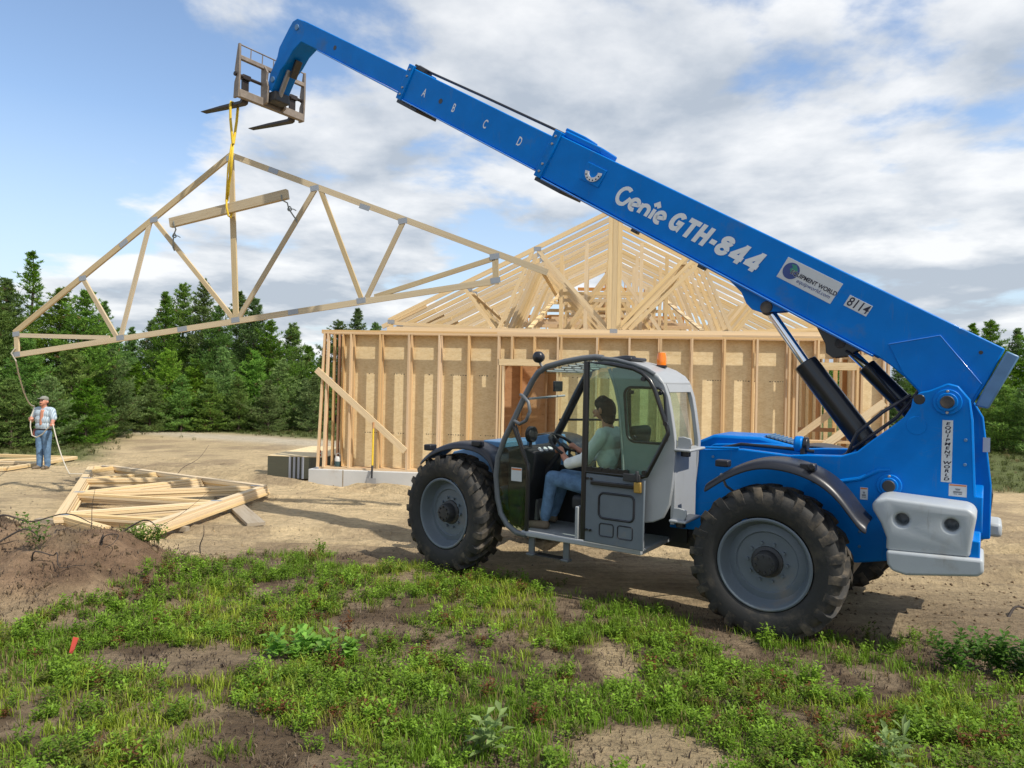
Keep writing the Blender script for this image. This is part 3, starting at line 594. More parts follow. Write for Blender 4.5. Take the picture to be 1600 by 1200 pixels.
# -- boom
def boxsec(poly, hw, name, m='blue', bevel=.012, parent=T):
    mb = MB(); mb.prism(poly, -hw, hw, lambda s, y, n: bp(s, y, n)); return mb.build(name, m, parent, bevel=bevel)
b1 = boxsec([(-.109, .58), (4.86, .565), (4.86, .06), (.66, .052), (.525, .036), (.40, .01), (.245, -.04), (.14, -.12), (-.05, -.13), (-.16, .06), (-.15, .25)], .25, 'boom_section')
b2 = boxsec([(4.2, .52), (7.5, .52), (7.5, .10), (4.2, .10)], .205, 'boom_section')
b3 = boxsec([(7.0, .46), (9.99, .445), (10.2, .43), (10.285, .36), (10.32, .24), (10.39, -.08), (10.36, -.22), (10.39, -.5), (10.33, -.72), (10.2, -.72), (10.17, -.37), (10.1, -.23), (10.04, -.02), (9.93, .15), (9.5, .155), (7.0, .165)], .16, 'boom_head')
def bbox(name, s0, s1, n0, n1, y0, y1, m, parent, bevel=.006):
    mb = MB(); mb.prism([(s0, n0), (s1, n0), (s1, n1), (s0, n1)], y0, y1, lambda s, y, n: bp(s, y, n)); return mb.build(name, m, parent, bevel=bevel)
for q, s0, s1, n0, n1, hw in ((b1, 4.78, 4.89, .035, .60, .275), (b2, 7.42, 7.53, .075, .55, .23)):
    bbox('collar', s0, s1, n0, n1, -hw, hw, 'blue', q, .01)
    bbox('wear_pad', s0 - .32, s1 - .02, n0 - .045, n0 - .002, -hw * .9, hw * .9, 'black_plastic', q)
    for n_ in (n0 + .07, n0 + .16, n1 - .16, n1 - .07):
        mb = MB(); c0 = Vector(bp((s0 + s1) / 2, hw - .005, n_)); mb.cyl(c0, c0 + Vector((0, .018, 0)), .014, 8); mb.build('collar_bolt', 'steel', q)
for sg in (1, -1):      # bottom flanges that catch the light
    bbox('bottom_flange', .70, 4.78, .028, .050, sg * .215 - .055, sg * .215 + .055, 'blue', b1, .004)
    bbox('bottom_flange', 4.9, 7.42, .080, .098, sg * .18 - .04, sg * .18 + .04, 'blue', b2, .004)
    bbox('bottom_flange', 7.54, 9.5, .140, .155, sg * .14 - .033, sg * .14 + .033, 'blue', b3, .004)
boxsec([(-.125, .57), (-.155, .25), (-.175, .07), (-.27, .10), (-.225, .575)], .27, 'boom_end_plate', 'blue_pale', .012, b1)  # lit look of the end face put into its paler blue
for sg in (1, -1):
    mb = MB(); y0, y1 = sorted((sg * .2495, sg * .263)); mb.prism([(.643, .190), (.346, .447), (-.125, .25), (-.14, .06), (-.04, -.118), (.14, -.11), (.24, -.03), (.42, .03)], y0, y1, lambda s, y, n: bp(s, y, n)); mb.build('doubler_plate', 'blue', b1, bevel=.005)
mb = MB(); c0 = Vector(bp(.02, .2495, .47)); mb.cyl(c0, c0 + Vector((0, .004, 0)), .016, 12); mb.build('boom_hole_shade', 'black_paint', b1)  # flat black disc in place of the shade inside a hole
bbox('valve_block', 4.25, 4.80, .57, .64, -.2, .2, 'blue', b1, .015); bbox('valve_block', 4.52, 4.82, .63, .672, -.12, .18, 'blue', b1, .012)
mb = MB(); mb.tube([bp(s, .12, n) for s, n in ((4.85, .60), (5.0, .60), (6.2, .585), (7.2, .565), (7.44, .575), (7.50, .55))], .016, 8); mb.build('boom_hose', 'black_plastic', b2, smooth=40)
bbox('hose_guide', 7.25, 7.46, .52, .58, .04, .19, 'dark_metal', b2)
for s_, n_, y_, p_ in ((9.143, .295, .16, b3), (6.765, .30, .205, b2)):
    mb = MB(); c0 = Vector(bp(s_, y_ - .001, n_)); mb.cyl(c0, c0 + Vector((0, .004, 0)), .033, 16); mb.build('boom_hole_shade', 'black_paint', p_)  # hole shade painted as black discs on the boom side
for s_, n_ in ((10.13, .31), (10.27, -.55)):
    mb = MB(); c0 = Vector(bp(s_, .155, n_)); mb.cyl(c0, c0 + Vector((0, .02, 0)), .045, 16); mb.build('head_pin', 'blue_pale', b3, bevel=.004)
bbox('head_slot_shade', 10.02, 10.06, -.40, -.12, -.06, .06, 'black_paint', b3)  # black block painting the dark of a slot in the head
for y_, q, s0, s1, n_ in ((.27, b1, .72, 4.76, .040), (.221, b2, 4.92, 7.40, .090), (.173, b3, 7.56, 9.48, .148)):
    mb = MB(); mb.tube([bp(s0, y_, n_), bp(s1, y_, n_)], .010, 10); mb.build('glint_bead', 'glint_blue', q, smooth=60)  # glossy tubes added along the lower edges to draw a sun highlight
mb = MB(); mb.tube([bp(.643, .262, .190), bp(.346, .262, .447), bp(-.12, .262, .25)], .006, 8); mb.build('weld_bead', 'glint_blue', b1, smooth=60)  # glossy bead added so the doubler edge shows a bright line
# lugs below the boom
for y in (.02, .18):
    mb = MB(); mb.prism([(2.30, .05), (1.55, .05), (1.62, -.0), (1.78, -.10), (1.87, -.115), (1.95, -.09), (2.05, -.02)], y - .012, y + .012, lambda s, y, n: bp(s, y, n)); mb.build('lift_lug', 'blue', b1, bevel=.005)
mb = MB(); c0 = bp(1.76, -.02, -.03); c1 = bp(1.76, .20, -.03); mb.cyl(c0, c1, .06, 20); mb.build('lift_pin', 'dark_metal', b1, bevel=.006)
for y in (-.2, -.04):
    mb = MB(); mb.prism([(1.35, .05), (.85, .05), (.92, -.08), (1.02, -.16), (1.1, -.15), (1.15, -.08)], y - .012, y + .012, lambda s, y, n: bp(s, y, n)); mb.build('tilt_lug', 'black_paint', b1, bevel=.005)
mb = MB(); mb.cyl((-2.084, -.22, 2.573), (-2.084, -.02, 2.573), .05, 18); mb.build('tilt_pin', 'dark_metal', b1, bevel=.006)
for s_ in (3.42, 2.55):
    bbox('underside_bracket', s_ - .04, s_ + .04, -.005, .03, .12, .2, 'black_paint', b1)
# boom markings
YB = .2505
def ribbon(name, strokes, w, org, m, parent, shear=0.0, y=YB):
    mb = MB()
    for si_, pts in enumerate(strokes):
        P2 = [Vector(p) for p in pts]; Lp = []; Rp = []
        for i, p in enumerate(P2):
            t0 = (P2[i] - P2[i - 1]).normalized() if i else (P2[1] - P2[0]).normalized()
            t1 = (P2[i + 1] - P2[i]).normalized() if i < len(P2) - 1 else t0
            t = (t0 + t1).normalized(); k = 1 / max(.5, t.dot(t0)); nn = Vector((-t.y, t.x)) * w / 2 * k
            Lp.append(p + nn); Rp.append(p - nn)
        vs = [bp(org[0] - (q.x + shear * q.y), y + .0015 + si_ * .0005, org[1] + q.y) for q in Lp + Rp]; n = len(P2)
        mb.add(vs, [(i, i + 1, n + i + 1, n + i) for i in range(n - 1)])
    return mb.build(name, m, parent)
def arc(cx, cy, rx, ry, a0, a1, n=14): return [(cx + rx * math.cos(R(a0 + (a1 - a0) * i / n)), cy + ry * math.sin(R(a0 + (a1 - a0) * i / n))) for i in range(n + 1)]
strokes = [arc(.095, .105, .075, .09, 55, 290) + [(.135, .028), (.165, .085), (.175, .115)],
           [(.215, .062), (.30, .085)] + arc(.255, .075, .05, .058, 15, 300),
           [(.345, .018), (.345, .128)], arc(.392, .075, .047, .048, 175, 5) + [(.439, .018)],
           [(.495, .018), (.495, .128)], [(.462, .158), (.495, .192), (.528, .158)],
           [(.553, .062), (.638, .085)] + arc(.594, .075, .05, .058, 15, 300)]
ribbon('boom_logo', strokes, .042, (3.80, .183), 'letter_white', b1, .12)
def glyph(ch, x):
    h, w = .205, .125; o = .026; q = lambda pts: [(x + a, b) for a, b in pts]
    if ch == 'G': return [q(arc(.07, h / 2, .055, h / 2 - o, 42, 318, 16) + [(.118, .045), (.118, .10)]), q([(.068, .098), (.143, .098)])]
    if ch == 'T': return [q([(.0, h - o), (.135, h - o)]), q([(.068, h - .004), (.068, .0)])]
    if ch == 'H': return [q([(.027, 0), (.027, h)]), q([(.118, 0), (.118, h)]), q([(.03, h / 2), (.115, h / 2)])]
    if ch == '-': return [q([(.0, .085), (.065, .085)])]
    if ch == '8': return [q(arc(.068, .153, .042, .031, 0, 360, 18)), q(arc(.068, .062, .047, .040, 0, 360, 18))]
    if ch == '4': return [q([(.112, 0), (.112, h)]), q([(.118, h - .016), (.016, .058)]), q([(.004, .058), (.15, .058)])]
gx_ = 0; gs_ = []
for ch, adv in (('G', .168), ('T', .15), ('H', .172), ('-', .088), ('8', .158), ('4', .172), ('4', .16)):
    gs_ += glyph(ch, gx_); gx_ += adv
ribbon('boom_lettering', gs_, .050, (3.085, .198), 'letter_white', b1, .20)
for ch, s_ in zip('ABCD', (7.09, 6.51, 5.925, 5.33)):
    decal_text('boom_mark', ch, bp(s_, .2065, .295), BU, BV, .15, 'letter_white', b2, sx=.62, bold=.002)
lp_ = bbox('dealer_plate', 1.255, 1.815, .266, .474, YB, YB + .003, 'label_white', b1, .001)
mb = MB(); c0 = Vector(bp(1.722, YB + .003, .372)); mb.cyl(c0, c0 + Vector((0, .002, 0)), .078, 32); mb.build('globe_print', 'ink_blue', lp_)
mb = MB(); mb.add([bp(1.722 - x, YB + .0056, .372 + z) for x, z in ((-.03, .06), (.02, .066), (.055, .03), (.03, .0), (.0, -.012), (-.02, .012), (.0, .035))], [tuple(range(7))]); mb.build('globe_land', 'ink_green', lp_)
decal_text('letter_halo', 'EQUIPMENT WORLD', bp(1.485, YB + .006, .366), BU, BV, .054, 'label_white', lp_, sx=.92, bold=.003)
decal_text('plate_lettering', 'EQUIPMENT WORLD', bp(1.485, YB + .0068, .366), BU, BV, .054, 'ink_black', lp_, sx=.92, bold=.0013)
decal_text('plate_lettering', 'equipworld.com', bp(1.46, YB + .0064, .318), BU, BV, .052, 'ink_blue', lp_, shear=.2)
np_ = bbox('number_plate', .932, 1.15, .310, .416, YB, YB + .003, 'label_white', b1, .001)
decal_text('plate_lettering', '8114', bp(1.04, YB + .0045, .363), BU, BV, .118, 'ink_black', np_, sx=.85, bold=.0012, shear=.1)
# angle indicator: white crescent scale on a blue pad
pad = bbox('indicator_pad', 4.03, 4.30, .24, .44, YB, YB + .012, 'blue', b1, .004)
mb = MB(); A0, A1 = 190, 375; pts = []
for i in range(15):
    a = R(A0 + (A1 - A0) * i / 14); pts.append((math.cos(a), math.sin(a)))
vs = [bp(4.165 - .105 * c, YB + .013, .365 + .105 * s) for c, s in pts] + [bp(4.165 - .06 * c, YB + .013, .365 + .06 * s) for c, s in pts]
vs += [bp(4.165 - .105 * c, YB + .03, .365 + .105 * s) for c, s in pts] + [bp(4.165 - .06 * c, YB + .03, .365 + .06 * s) for c, s in pts]
fs = []
for i in range(14):
    fs += [(30 + i, 31 + i, 46 + i, 45 + i), (i, i + 1, 31 + i, 30 + i), (15 + i, 16 + i, 46 + i, 45 + i)]
mb.add(vs, fs); mb.build('angle_scale', 'white_print', pad)
for i in range(2, 13, 2):
    a = R(A0 + (A1 - A0) * i / 14); c, s = math.cos(a), math.sin(a); q = Vector(bp(4.165 - .09 * c, YB + .0305, .365 + .09 * s))
    mb = MB(); mb.box(q - Vector((.008, 0, .008)), q + Vector((.008, .001, .008))); mb.build('scale_mark', 'ink_black', pad)
# -- fork carriage
car = empty('fork_carriage', (0, 0, 0), parent=T)
for sg in (1, -1):
    mb = MB(); y = sg * .62; mb.prism([(6.36, 6.38), (6.48, 6.38), (6.46, 6.62), (6.41, 6.72), (6.46, 6.80), (6.42, 7.0), (6.38, 7.19), (6.34, 7.19), (6.34, 6.75)], y - .016, y + .016); mb.build('side_post', 'carriage_steel', car, bevel=.004)
    mb = MB(); mb.cyl((6.42, sg * .605, 6.735), (6.42, sg * .66, 6.735), .034, 16); mb.build('shaft_end', 'fork_steel', car, bevel=.004)
    mb = MB(); y = sg * .17; mb.prism([(6.42, 6.38), (6.42, 7.02), (6.35, 7.02), (6.27, 6.9), (6.29, 6.78), (6.24, 6.66), (6.27, 6.42)], y - .018, y + .018); mb.build('hanger_plate', 'carriage_steel', car, bevel=.004)
mb = MB(); mb.box((6.35, -.604, 6.385), (6.43, .604, 6.505)); mb.build('lower_beam', 'carriage_steel', car, bevel=.006)
mb = MB(); mb.box((6.34, -.604, 6.955), (6.40, .604, 7.02)); mb.build('upper_beam', 'carriage_steel', car, bevel=.006)
mb = MB(); mb.cyl((6.42, -.604, 6.735), (6.42, .604, 6.735), .025, 14); mb.build('fork_shaft', 'fork_steel', car, smooth=40)
mb = MB(); mb.cyl((6.355, -.604, 7.175), (6.355, .604, 7.175), .011, 8); mb.build('top_rail', 'carriage_steel', car, smooth=40)
for y in (.42, .21, .0, -.21, -.42):
    mb = MB(); mb.cyl((6.365, y, 7.02), (6.355, y, 7.175), .008, 6); mb.build('rail_post', 'carriage_steel', car)
for sg in (1, -1):
    y = sg * .45; mb = MB()
    mb.prism([(6.43, 6.76), (6.475, 6.76), (6.475, 6.42), (6.50, 6.385), (7.0, 6.405), (7.54, 6.415), (7.54, 6.405), (7.0, 6.365), (6.50, 6.335), (6.445, 6.35), (6.43, 6.40)], y - .055, y + .055); mb.build('fork', 'fork_steel', car, bevel=.005)
    mb = MB(); mb.box((6.395, y - .07, 6.70), (6.48, y + .07, 6.775)); mb.build('fork_hook', 'fork_steel', car, bevel=.008)
mb = MB(); mb.cyl((5.93, .03, 6.90), (6.16, .03, 6.53), .04, 14); mb.build('tilt_rod', 'steel', car, smooth=40)
mb = MB(); mb.box((6.12, -.14, 6.44), (6.36, .14, 6.60)); mb.build('quick_coupler', 'dark_metal', car, bevel=.02)

# -- wheels
def tyre_meshes():
    prof = [(.40, -.165), (.415, -.178), (.47, -.192), (.54, -.197), (.58, -.188), (.607, -.165), (.617, -.10), (.619, 0), (.617, .10), (.607, .165), (.58, .188), (.54, .197), (.47, .192), (.415, .178), (.40, .165)]
    mb = MB(); mb.lathe(prof, n=64); carc = mb.mesh('tyre', 50); carc.materials.append(M['rubber'])
    lug = MB(); NL = 22
    for sd in (1, -1):
        for k in range(NL):
            a0 = 2 * math.pi * (k + (0 if sd > 0 else .5)) / NL
            # sections across the width: (y, radius base, radius top, angle shift)
            sec = [(-.012, .605, .648, 0.0), (.07, .605, .652, .10), (.135, .600, .652, .17), (.172, .58, .642, .20), (.193, .545, .606, .215), (.198, .515, .545, .22)]
            vs = []; hw = .040
            for y, rb, rt, sh in sec:
                for r_, wd in ((rb, hw * 1.15), (rt, hw * .85)):
                    for s_ in (-1, 1):
                        a = a0 + sh + s_ * wd / .64; vs.append((r_ * math.cos(a), sd * y, r_ * math.sin(a)))
            fs = []; n = len(sec)
            for i in range(n - 1):
                b = i * 4; c = b + 4
                fs += [(b + 2, b + 3, c + 3, c + 2), (b, b + 2, c + 2, c), (b + 1, c + 1, c + 3, b + 3)]
            fs += [(0, 1, 3, 2), ((n - 1) * 4, (n - 1) * 4 + 2, (n - 1) * 4 + 3, (n - 1) * 4 + 1)]
            lug.add(vs, fs)
    lg = lug.mesh('tread', 30); lg.materials.append(M['tread_rubber'])
    rim = MB(); rim.lathe([(.385, .150), (.392, .172), (.38, .178), (.366, .172), (.352, .135), (.345, .10), (.325, .06), (.32, .052), (.29, .060), (.262, .066), (.25, .050), (.18, .048), (.12, .050), (.02, .050), (.001, .05)], n=56)
    rim.lathe([(.385, -.150), (.392, -.172), (.37, -.17), (.35, -.1), (.34, .05)], n=56)
    rm = rim.mesh('rim', 40); rm.materials.append(M['rim_grey'])
    hub = MB(); hub.lathe([(.135, .05), (.132, .065), (.105, .075), (.10, .15), (.09, .165), (.05, .17), (.001, .17)], n=28)
    for k in range(8):
        a = 2 * math.pi * k / 8; hub.cyl((.07 * math.cos(a), .165, .07 * math.sin(a)), (.07 * math.cos(a), .18, .07 * math.sin(a)), .012, 6)
    hb = hub.mesh('hub', 35); hb.materials.append(M['dark_metal'])
    nut = MB().cyl((0, 0.04, 0), (0, .075, 0), .014, 8).mesh('wheel_nut'); nut.materials.append(M['rim_grey'])
    return carc, lg, rm, hb, nut
WM = tyre_meshes()
for x, sg, steer in ((-1.724, 1, 0), (1.724, 1, -9), (-1.90, -1, 0), (1.724, -1, -9)):
    w = empty('wheel', (x, sg * .985, .648), (0, R(37 * (x > 0) + 9), R(steer) + (0 if sg > 0 else math.pi)), T)
    ty = link('tyre', WM[0], None, w); t2 = link('tread', WM[1], None, w); t2['kind'] = 'stuff'
    link('rim', WM[2], None, w); link('hub', WM[3], None, w)
    for k in range(10):
        a = 2 * math.pi * (k + .3) / 10; q = link('wheel_nut', WM[4], None, w); q.location = (.165 * math.cos(a), 0, .165 * math.sin(a))
# -- fenders
def fender(outer, y0, y1, th, name, ext):
    inner = []; n = len(outer)
    for i, p in enumerate(outer):
        a = Vector(outer[max(0, i - 1)]); b = Vector(outer[min(n - 1, i + 1)]); t = (b - a).normalized(); nn = Vector((t.y, -t.x))
        inner.append(tuple(Vector(p) + nn * th))
    mb = MB(); vs = []
    ys = [y0, y0 + (y1 - y0) * .5, y1 - .06, y1 - .015, y1]; dz = [0, .012, .004, -.025, -.075]
    for y, d in zip(ys, dz): vs += [(p[0], y, p[1] + d) for p in outer]
    K = len(ys); fs = [(k * n + i, k * n + i + 1, (k + 1) * n + i + 1, (k + 1) * n + i) for k in range(K - 1) for i in range(n - 1)]
    mb.add(vs, fs); o = mb.build(name, 'black_plastic', T, smooth=60)
    s = o.modifiers.new('solid', 'SOLIDIFY'); s.thickness = th; s.offset = -1
    ss = o.modifiers.new('sub', 'SUBSURF'); ss.levels = 2; ss.render_levels = 2
    return o
fr_out = [(-2.50, 1.075), (-2.44, 1.11), (-2.33, 1.27), (-2.22, 1.385), (-2.08, 1.47), (-1.9, 1.52), (-1.72, 1.535), (-1.56, 1.50), (-1.38, 1.41), (-1.22, 1.29), (-1.19, 1.27)]
rf = fender(fr_out, .66, 1.15, .018, 'rear_fender', 0)
mb = MB(); mb.box((-2.10, 1.0, 1.46), (-1.98, 1.1, 1.52)); mb.cyl((-2.08, 1.08, 1.50), (-2.08, 1.14, 1.50), .03, 12); mb.build('fender_lamp', 'black_plastic', rf, bevel=.01)
mb = MB(); mb.box((-1.36, .9, 1.42), (-1.24, 1.0, 1.48)); mb.build('fender_bracket', 'black_plastic', rf, bevel=.01)
mb = MB(); mb.tube([(-1.30, 1.0, 1.36), (-1.33, .95, 1.25), (-1.36, .7, 1.15), (-1.5, .45, 1.1)], .012, 8); mb.build('fender_stay', 'steel', rf, smooth=40)
ff_out = [(1.06, .99), (1.05, 1.12), (1.09, 1.27), (1.19, 1.385), (1.32, 1.44), (1.5, 1.46), (1.68, 1.445), (1.86, 1.39), (2.0, 1.32), (2.13, 1.205)]
ff = fender(ff_out, .70, 1.15, .018, 'front_fender', 0)
mb = MB(); mb.box((1.28, 1.04, 1.42), (1.40, 1.13, 1.48)); mb.build('fender_lamp', 'black_plastic', ff, bevel=.012)
mb = MB(); mb.box((2.0, .98, 1.32), (2.1, 1.1, 1.39)); mb.build('fender_lamp', 'black_plastic', ff, bevel=.012)
for o_, nm in ((fr_out, 'rear_fender'), (ff_out, 'front_fender')):
    f2 = fender(o_, -.66, -1.15, .018, nm, 0)

# -- cab
hoop = [(.66, .556), (.78, .565), (.90, .63), (.985, .74), (1.03, .90), (1.057, 1.13), (1.037, 1.325), (.953, 1.542), (.856, 1.716), (.713, 1.993), (.625, 2.15), (.56, 2.235), (.46, 2.295), (.247, 2.348), (.05, 2.38), (-.087, 2.393), (-.17, 2.385)]
YN, YF = 1.13, .43
def fx(x, z): return x - .22 * float(sstep(.9, 1.5, z)) * float(sstep(2.42, 2.2, z))
mb = MB(); mb.tube([(x, YN, z) for x, z in hoop], .030, 12); mb.tube([(-.15, YN, 2.385), (-.32, YN, 2.365), (-.49, YN, 2.325), (-.62, YN, 2.28), (-.70, YN, 2.235)], .02, 10); cabf = mb.build('cab_frame', 'hoop_grey', T, smooth=50)
mb = MB(); mb.tube([(fx(x, z), YF, z) for x, z in hoop], .045, 12); mb.build('far_pillar', 'black_plastic', cabf, smooth=50)
mb = MB(); mb.box((-.62, YF, .545), (.72, YN + .02, .60)); mb.build('cab_floor', 'cab_grey', T, bevel=.012)
mb = MB(); mb.box((.06, YN - .10, .60), (.10, YN, .92)); mb.box((-.62, YN - .05, .60), (-.0, YN - .01, 1.0)); mb.build('seat_box', 'cab_grey', T, bevel=.01)
# windscreen and roof glass between the two hoops
mb = MB(); seg = hoop[3:12]
vs = [(x - .012, YN - .02, z) for x, z in seg] + [(fx(x, z) - .012, YF + .02, z) for x, z in seg]; n = len(seg)
mb.add(vs, [(i, i + 1, n + i + 1, n + i) for i in range(n - 1)]); mb.build('windscreen', 'glass_clear', cabf, smooth=60)
mb = MB(); seg = hoop[11:16]; n = len(seg); vs = [(x, YN - .02, z - .01) for x, z in seg] + [(fx(x, z), YF + .02, z - .01) for x, z in seg]
mb.add(vs, [(i, i + 1, n + i + 1, n + i) for i in range(n - 1)]); mb.build('roof_glass', 'glass_green', cabf, smooth=60)
for k in range(7):
    x = .48 - k * .085; z = float(np.interp(x, [-.1, .05, .247, .46], [2.35, 2.335, 2.305, 2.25])); mb = MB(); mb.cyl((x - .1, YF + .03, z), (x, YN - .03, z), .010, 8); mb.build('roof_bar', 'cab_grey', cabf, smooth=40)
for y in (.62, .78, .94):
    mb = MB(); mb.cyl((.42, y, 2.27), (-.08, y, 2.36), .008, 6); mb.build('roof_bar', 'cab_grey', cabf, smooth=40)
mb = MB(); mb.cyl((.62, YF + .04, 1.99), (.70, YN - .04, 1.96), .012, 8); mb.build('cross_bar', 'cab_grey', cabf, smooth=40)
# side windscreen quarter with dark post
mb = MB(); mb.tube([(.86, YN, 1.69), (.66, YN, 1.28), (.655, YN, 1.20), (.66, YN, .60)], .022, 10); mb.build('door_post', 'black_paint', cabf, smooth=50)
mb = MB(); mb.tube([(.80, YN + .03, 1.68), (.72, YN + .035, 1.50), (.64, YN + .03, 1.30)], .012, 8); mb.build('grab_handle', 'black_paint', cabf, smooth=50)
mb = MB(); q = [(.86, 1.69), (.66, 1.28), (.66, .60), (.78, .60), (.90, .66), (.97, .76), (1.01, .92), (1.035, 1.13), (1.015, 1.325), (.93, 1.54)]; mb.prism(q, YN - .004, YN + .002); mb.build('quarter_glass', 'glass_green', cabf)
mb = MB(); mb.box((.73, YN + .003, 1.10), (.86, YN + .006, 1.24)); lb = mb.build('cab_notice', 'label_white', cabf)
mb = MB(); mb.box((.735, YN + .006, 1.215), (.855, YN + .008, 1.232)); mb.build('notice_band', 'label_red', cabf)
# rear side panel (ring around the rounded rear window)
def rring(x0, x1, z0, z1, r, n=6, skew=0.0):
    out = []
    for cx, cz, a0 in ((x1 - r, z1 - r, 0), (x0 + r, z1 - r, 90), (x0 + r, z0 + r, 180), (x1 - r, z0 + r, 270)):
        for i in range(n + 1):
            a = R(a0 + 90 * i / n); x = cx + r * math.cos(a); z = cz + r * math.sin(a); out.append((x + skew * (z - z0), z))
    return out
win = rring(-.845, -.445, 1.60, 2.11, .075, 6, .10)
pan_out = []
edge = [(-.235, 2.28), (-.33, 2.30), (-.49, 2.295), (-.62, 2.262), (-.72, 2.215), (-.79, 2.16), (-.84, 2.03), (-.872, 1.88), (-.90, 1.72), (-.916, 1.60), (-.91, 1.40), (-.88, 1.10), (-.845, .93), (-.70, .86), (-.55, .84), (-.41, .84), (-.41, 1.05), (-.405, 1.36), (-.385, 1.62), (-.35, 1.93), (-.30, 2.12)]
def ring_panel(outer, inner, y0, y1, name, m, parent):
    # resample both loops by angle around the window centre and bridge
    cx = sum(p[0] for p in inner) / len(inner); cz = sum(p[1] for p in inner) / len(inner); K = 64
    def samp(loop):
        res = []
        for k in range(K):
            a = 2 * math.pi * k / K; d = (math.cos(a), math.sin(a)); best = None
            for i in range(len(loop)):
                p = loop[i]; q2 = loop[(i + 1) % len(loop)]
                ex, ez = q2[0] - p[0], q2[1] - p[1]; den = d[0] * ez - d[1] * ex
                if abs(den) < 1e-9: continue
                px, pz = p[0] - cx, p[1] - cz; t = (px * ez - pz * ex) / den; u = (px * d[1] - pz * d[0]) / den
                if t > 0 and -1e-6 <= u <= 1 + 1e-6 and (best is None or t > best): best = t
            res.append((cx + d[0] * best, cz + d[1] * best))
        return res
    o = samp(outer); i_ = samp(inner); mb = MB()
    vs = [(p[0], y1, p[1]) for p in o] + [(p[0], y1, p[1]) for p in i_] + [(p[0], y0, p[1]) for p in o] + [(p[0], y0, p[1]) for p in i_]
    fs = []
    for k in range(K):
        j = (k + 1) % K; fs += [(k, j, K + j, K + k), (2 * K + k, 3 * K + k, 3 * K + j, 2 * K + j), (k, 2 * K + k, 2 * K + j, j), (K + k, K + j, 3 * K + j, 3 * K + k)]
    mb.add(vs, fs); return mb.build(name, m, parent, bevel=.008)
sp_ = ring_panel(edge, win, YN - .06, YN - .005, 'side_panel', 'cab_grey', T)
mb = MB(); mb.prism(win, YN - .022, YN - .014); mb.build('side_window', 'glass_green', sp_)
mb = MB(); mb.tube([(x, YN - .005, z) for x, z in win], .013, 8, closed=True); mb.build('window_seal', 'black_plastic', sp_, smooth=60)
for x, z in ((-.475, 2.065), (-.76, 2.065), (-.51, 1.64), (-.815, 1.64)):
    mb = MB(); mb.cyl((x, YN - .02, z), (x, YN + .012, z), .02, 14); mb.build('window_bolt', 'black_plastic', sp_, bevel=.003)
mb = MB(); mb.tube([(x, YN - .01, z) for x, z in edge[16:] + [edge[0]]], .018, 8); mb.build('panel_edge', 'cab_grey', sp_, smooth=50)
# roof shell and rear wall
mb = MB(); rp = [(-.10, 2.345), (-.10, 2.385), (-.30, 2.375), (-.49, 2.335), (-.64, 2.285), (-.74, 2.225), (-.80, 2.15), (-.77, 2.13), (-.70, 2.19), (-.5, 2.28), (-.3, 2.335)]
mb.prism(rp, YF - .02, YN - .002); rs = mb.build('roof_shell', 'cab_grey', T, bevel=.018, seg=3)
mb = MB(); mb.box((-.40, .60, 2.365), (-.14, .98, 2.40)); mb.build('roof_hatch', 'black_plastic', rs, bevel=.015)
mb = MB(); mb.prism([(-.80, 2.15), (-.845, 2.02), (-.872, 1.88), (-.915, 1.60), (-.91, 1.40), (-.88, 1.10), (-.84, .86), (-.80, .86), (-.84, 1.1), (-.87, 1.4), (-.87, 1.60), (-.83, 1.88), (-.77, 2.13)], YF, YF + .07); mb.box((-.90, YF + .07, .86), (-.86, YN - .062, 1.55)); mb.prism([(-.77, 2.13), (-.80, 2.15), (-.83, 2.07), (-.79, 2.07)], YF + .07, YN - .062); rw = mb.build('rear_wall', 'cab_grey', T, bevel=.006)
mb = MB(); mb.add([(-.80, YF + .07, 2.08), (-.80, YN - .062, 2.08), (-.885, YN - .062, 1.56), (-.885, YF + .07, 1.56)], [(0, 1, 2, 3)]); mb.build('rear_window', 'glass_green', rw)
# far side of the cab
mb = MB(); mb.box((-.80, YF - .015, .56), (.86, YF + .015, 1.22)); mb.build('far_wall', 'interior', T)
mb = MB(); mb.prism([(-.80, 1.22), (.78, 1.22), (.72, 1.5), (.42, 2.1), (.2, 2.26), (-.3, 2.28), (-.6, 2.2), (-.8, 1.6)], YF - .006, YF); mb.build('far_window', 'glass_clear', cabf)
mb = MB(); mb.tube([(-.16, YF, 1.22), (-.12, YF, 2.3)], .025, 8); mb.tube([(.70, YF, 1.72), (-.14, YF, 1.76)], .012, 8); mb.build('far_frame', 'black_plastic', cabf, smooth=40)
# door, folded back flat against the cab side
dr = [(-.045, 2.34), (-.30, 2.325), (-.52, 2.285), (-.61, 2.245), (-.69, 2.175), (-.735, 2.10), (-.872, 1.735), (-.875, 1.70), (-.675, 1.30), (-.62, 1.285), (-.045, 1.285)]
mb = MB(); mb.tube([(x, 1.205, z) for x, z in dr], .021, 10, closed=True); mb.cyl((-.035, 1.20, .63), (-.035, 1.20, 2.35), .032, 12); door = mb.build('door', 'black_paint', T, smooth=50)
mb = MB(); mb.prism(dr, 1.202, 1.207); mb.build('door_glass', 'glass_green', door)
mb = MB(); mb.prism([(-.035, 1.275), (-.04, .612), (-.66, .603), (-.668, 1.262)], 1.188, 1.215); dp = mb.build('door_panel', 'rim_grey', door, bevel=.01)
mb = MB(); mb.tube([(x, 1.216, z) for x, z in rring(-.565, -.205, .86, 1.10, .05)], .011, 8, closed=True); mb.build('panel_molding', 'black_plastic', door, smooth=60)
for x0, x1 in ((-.36, -.215), (-.555, -.405)):
    mb = MB(); mb.tube([(x, 1.216, z) for x, z in rring(x0, x1, .69, .81, .02, 3)], .006, 6, closed=True); mb.build('panel_recess', 'black_plastic', door, smooth=60)
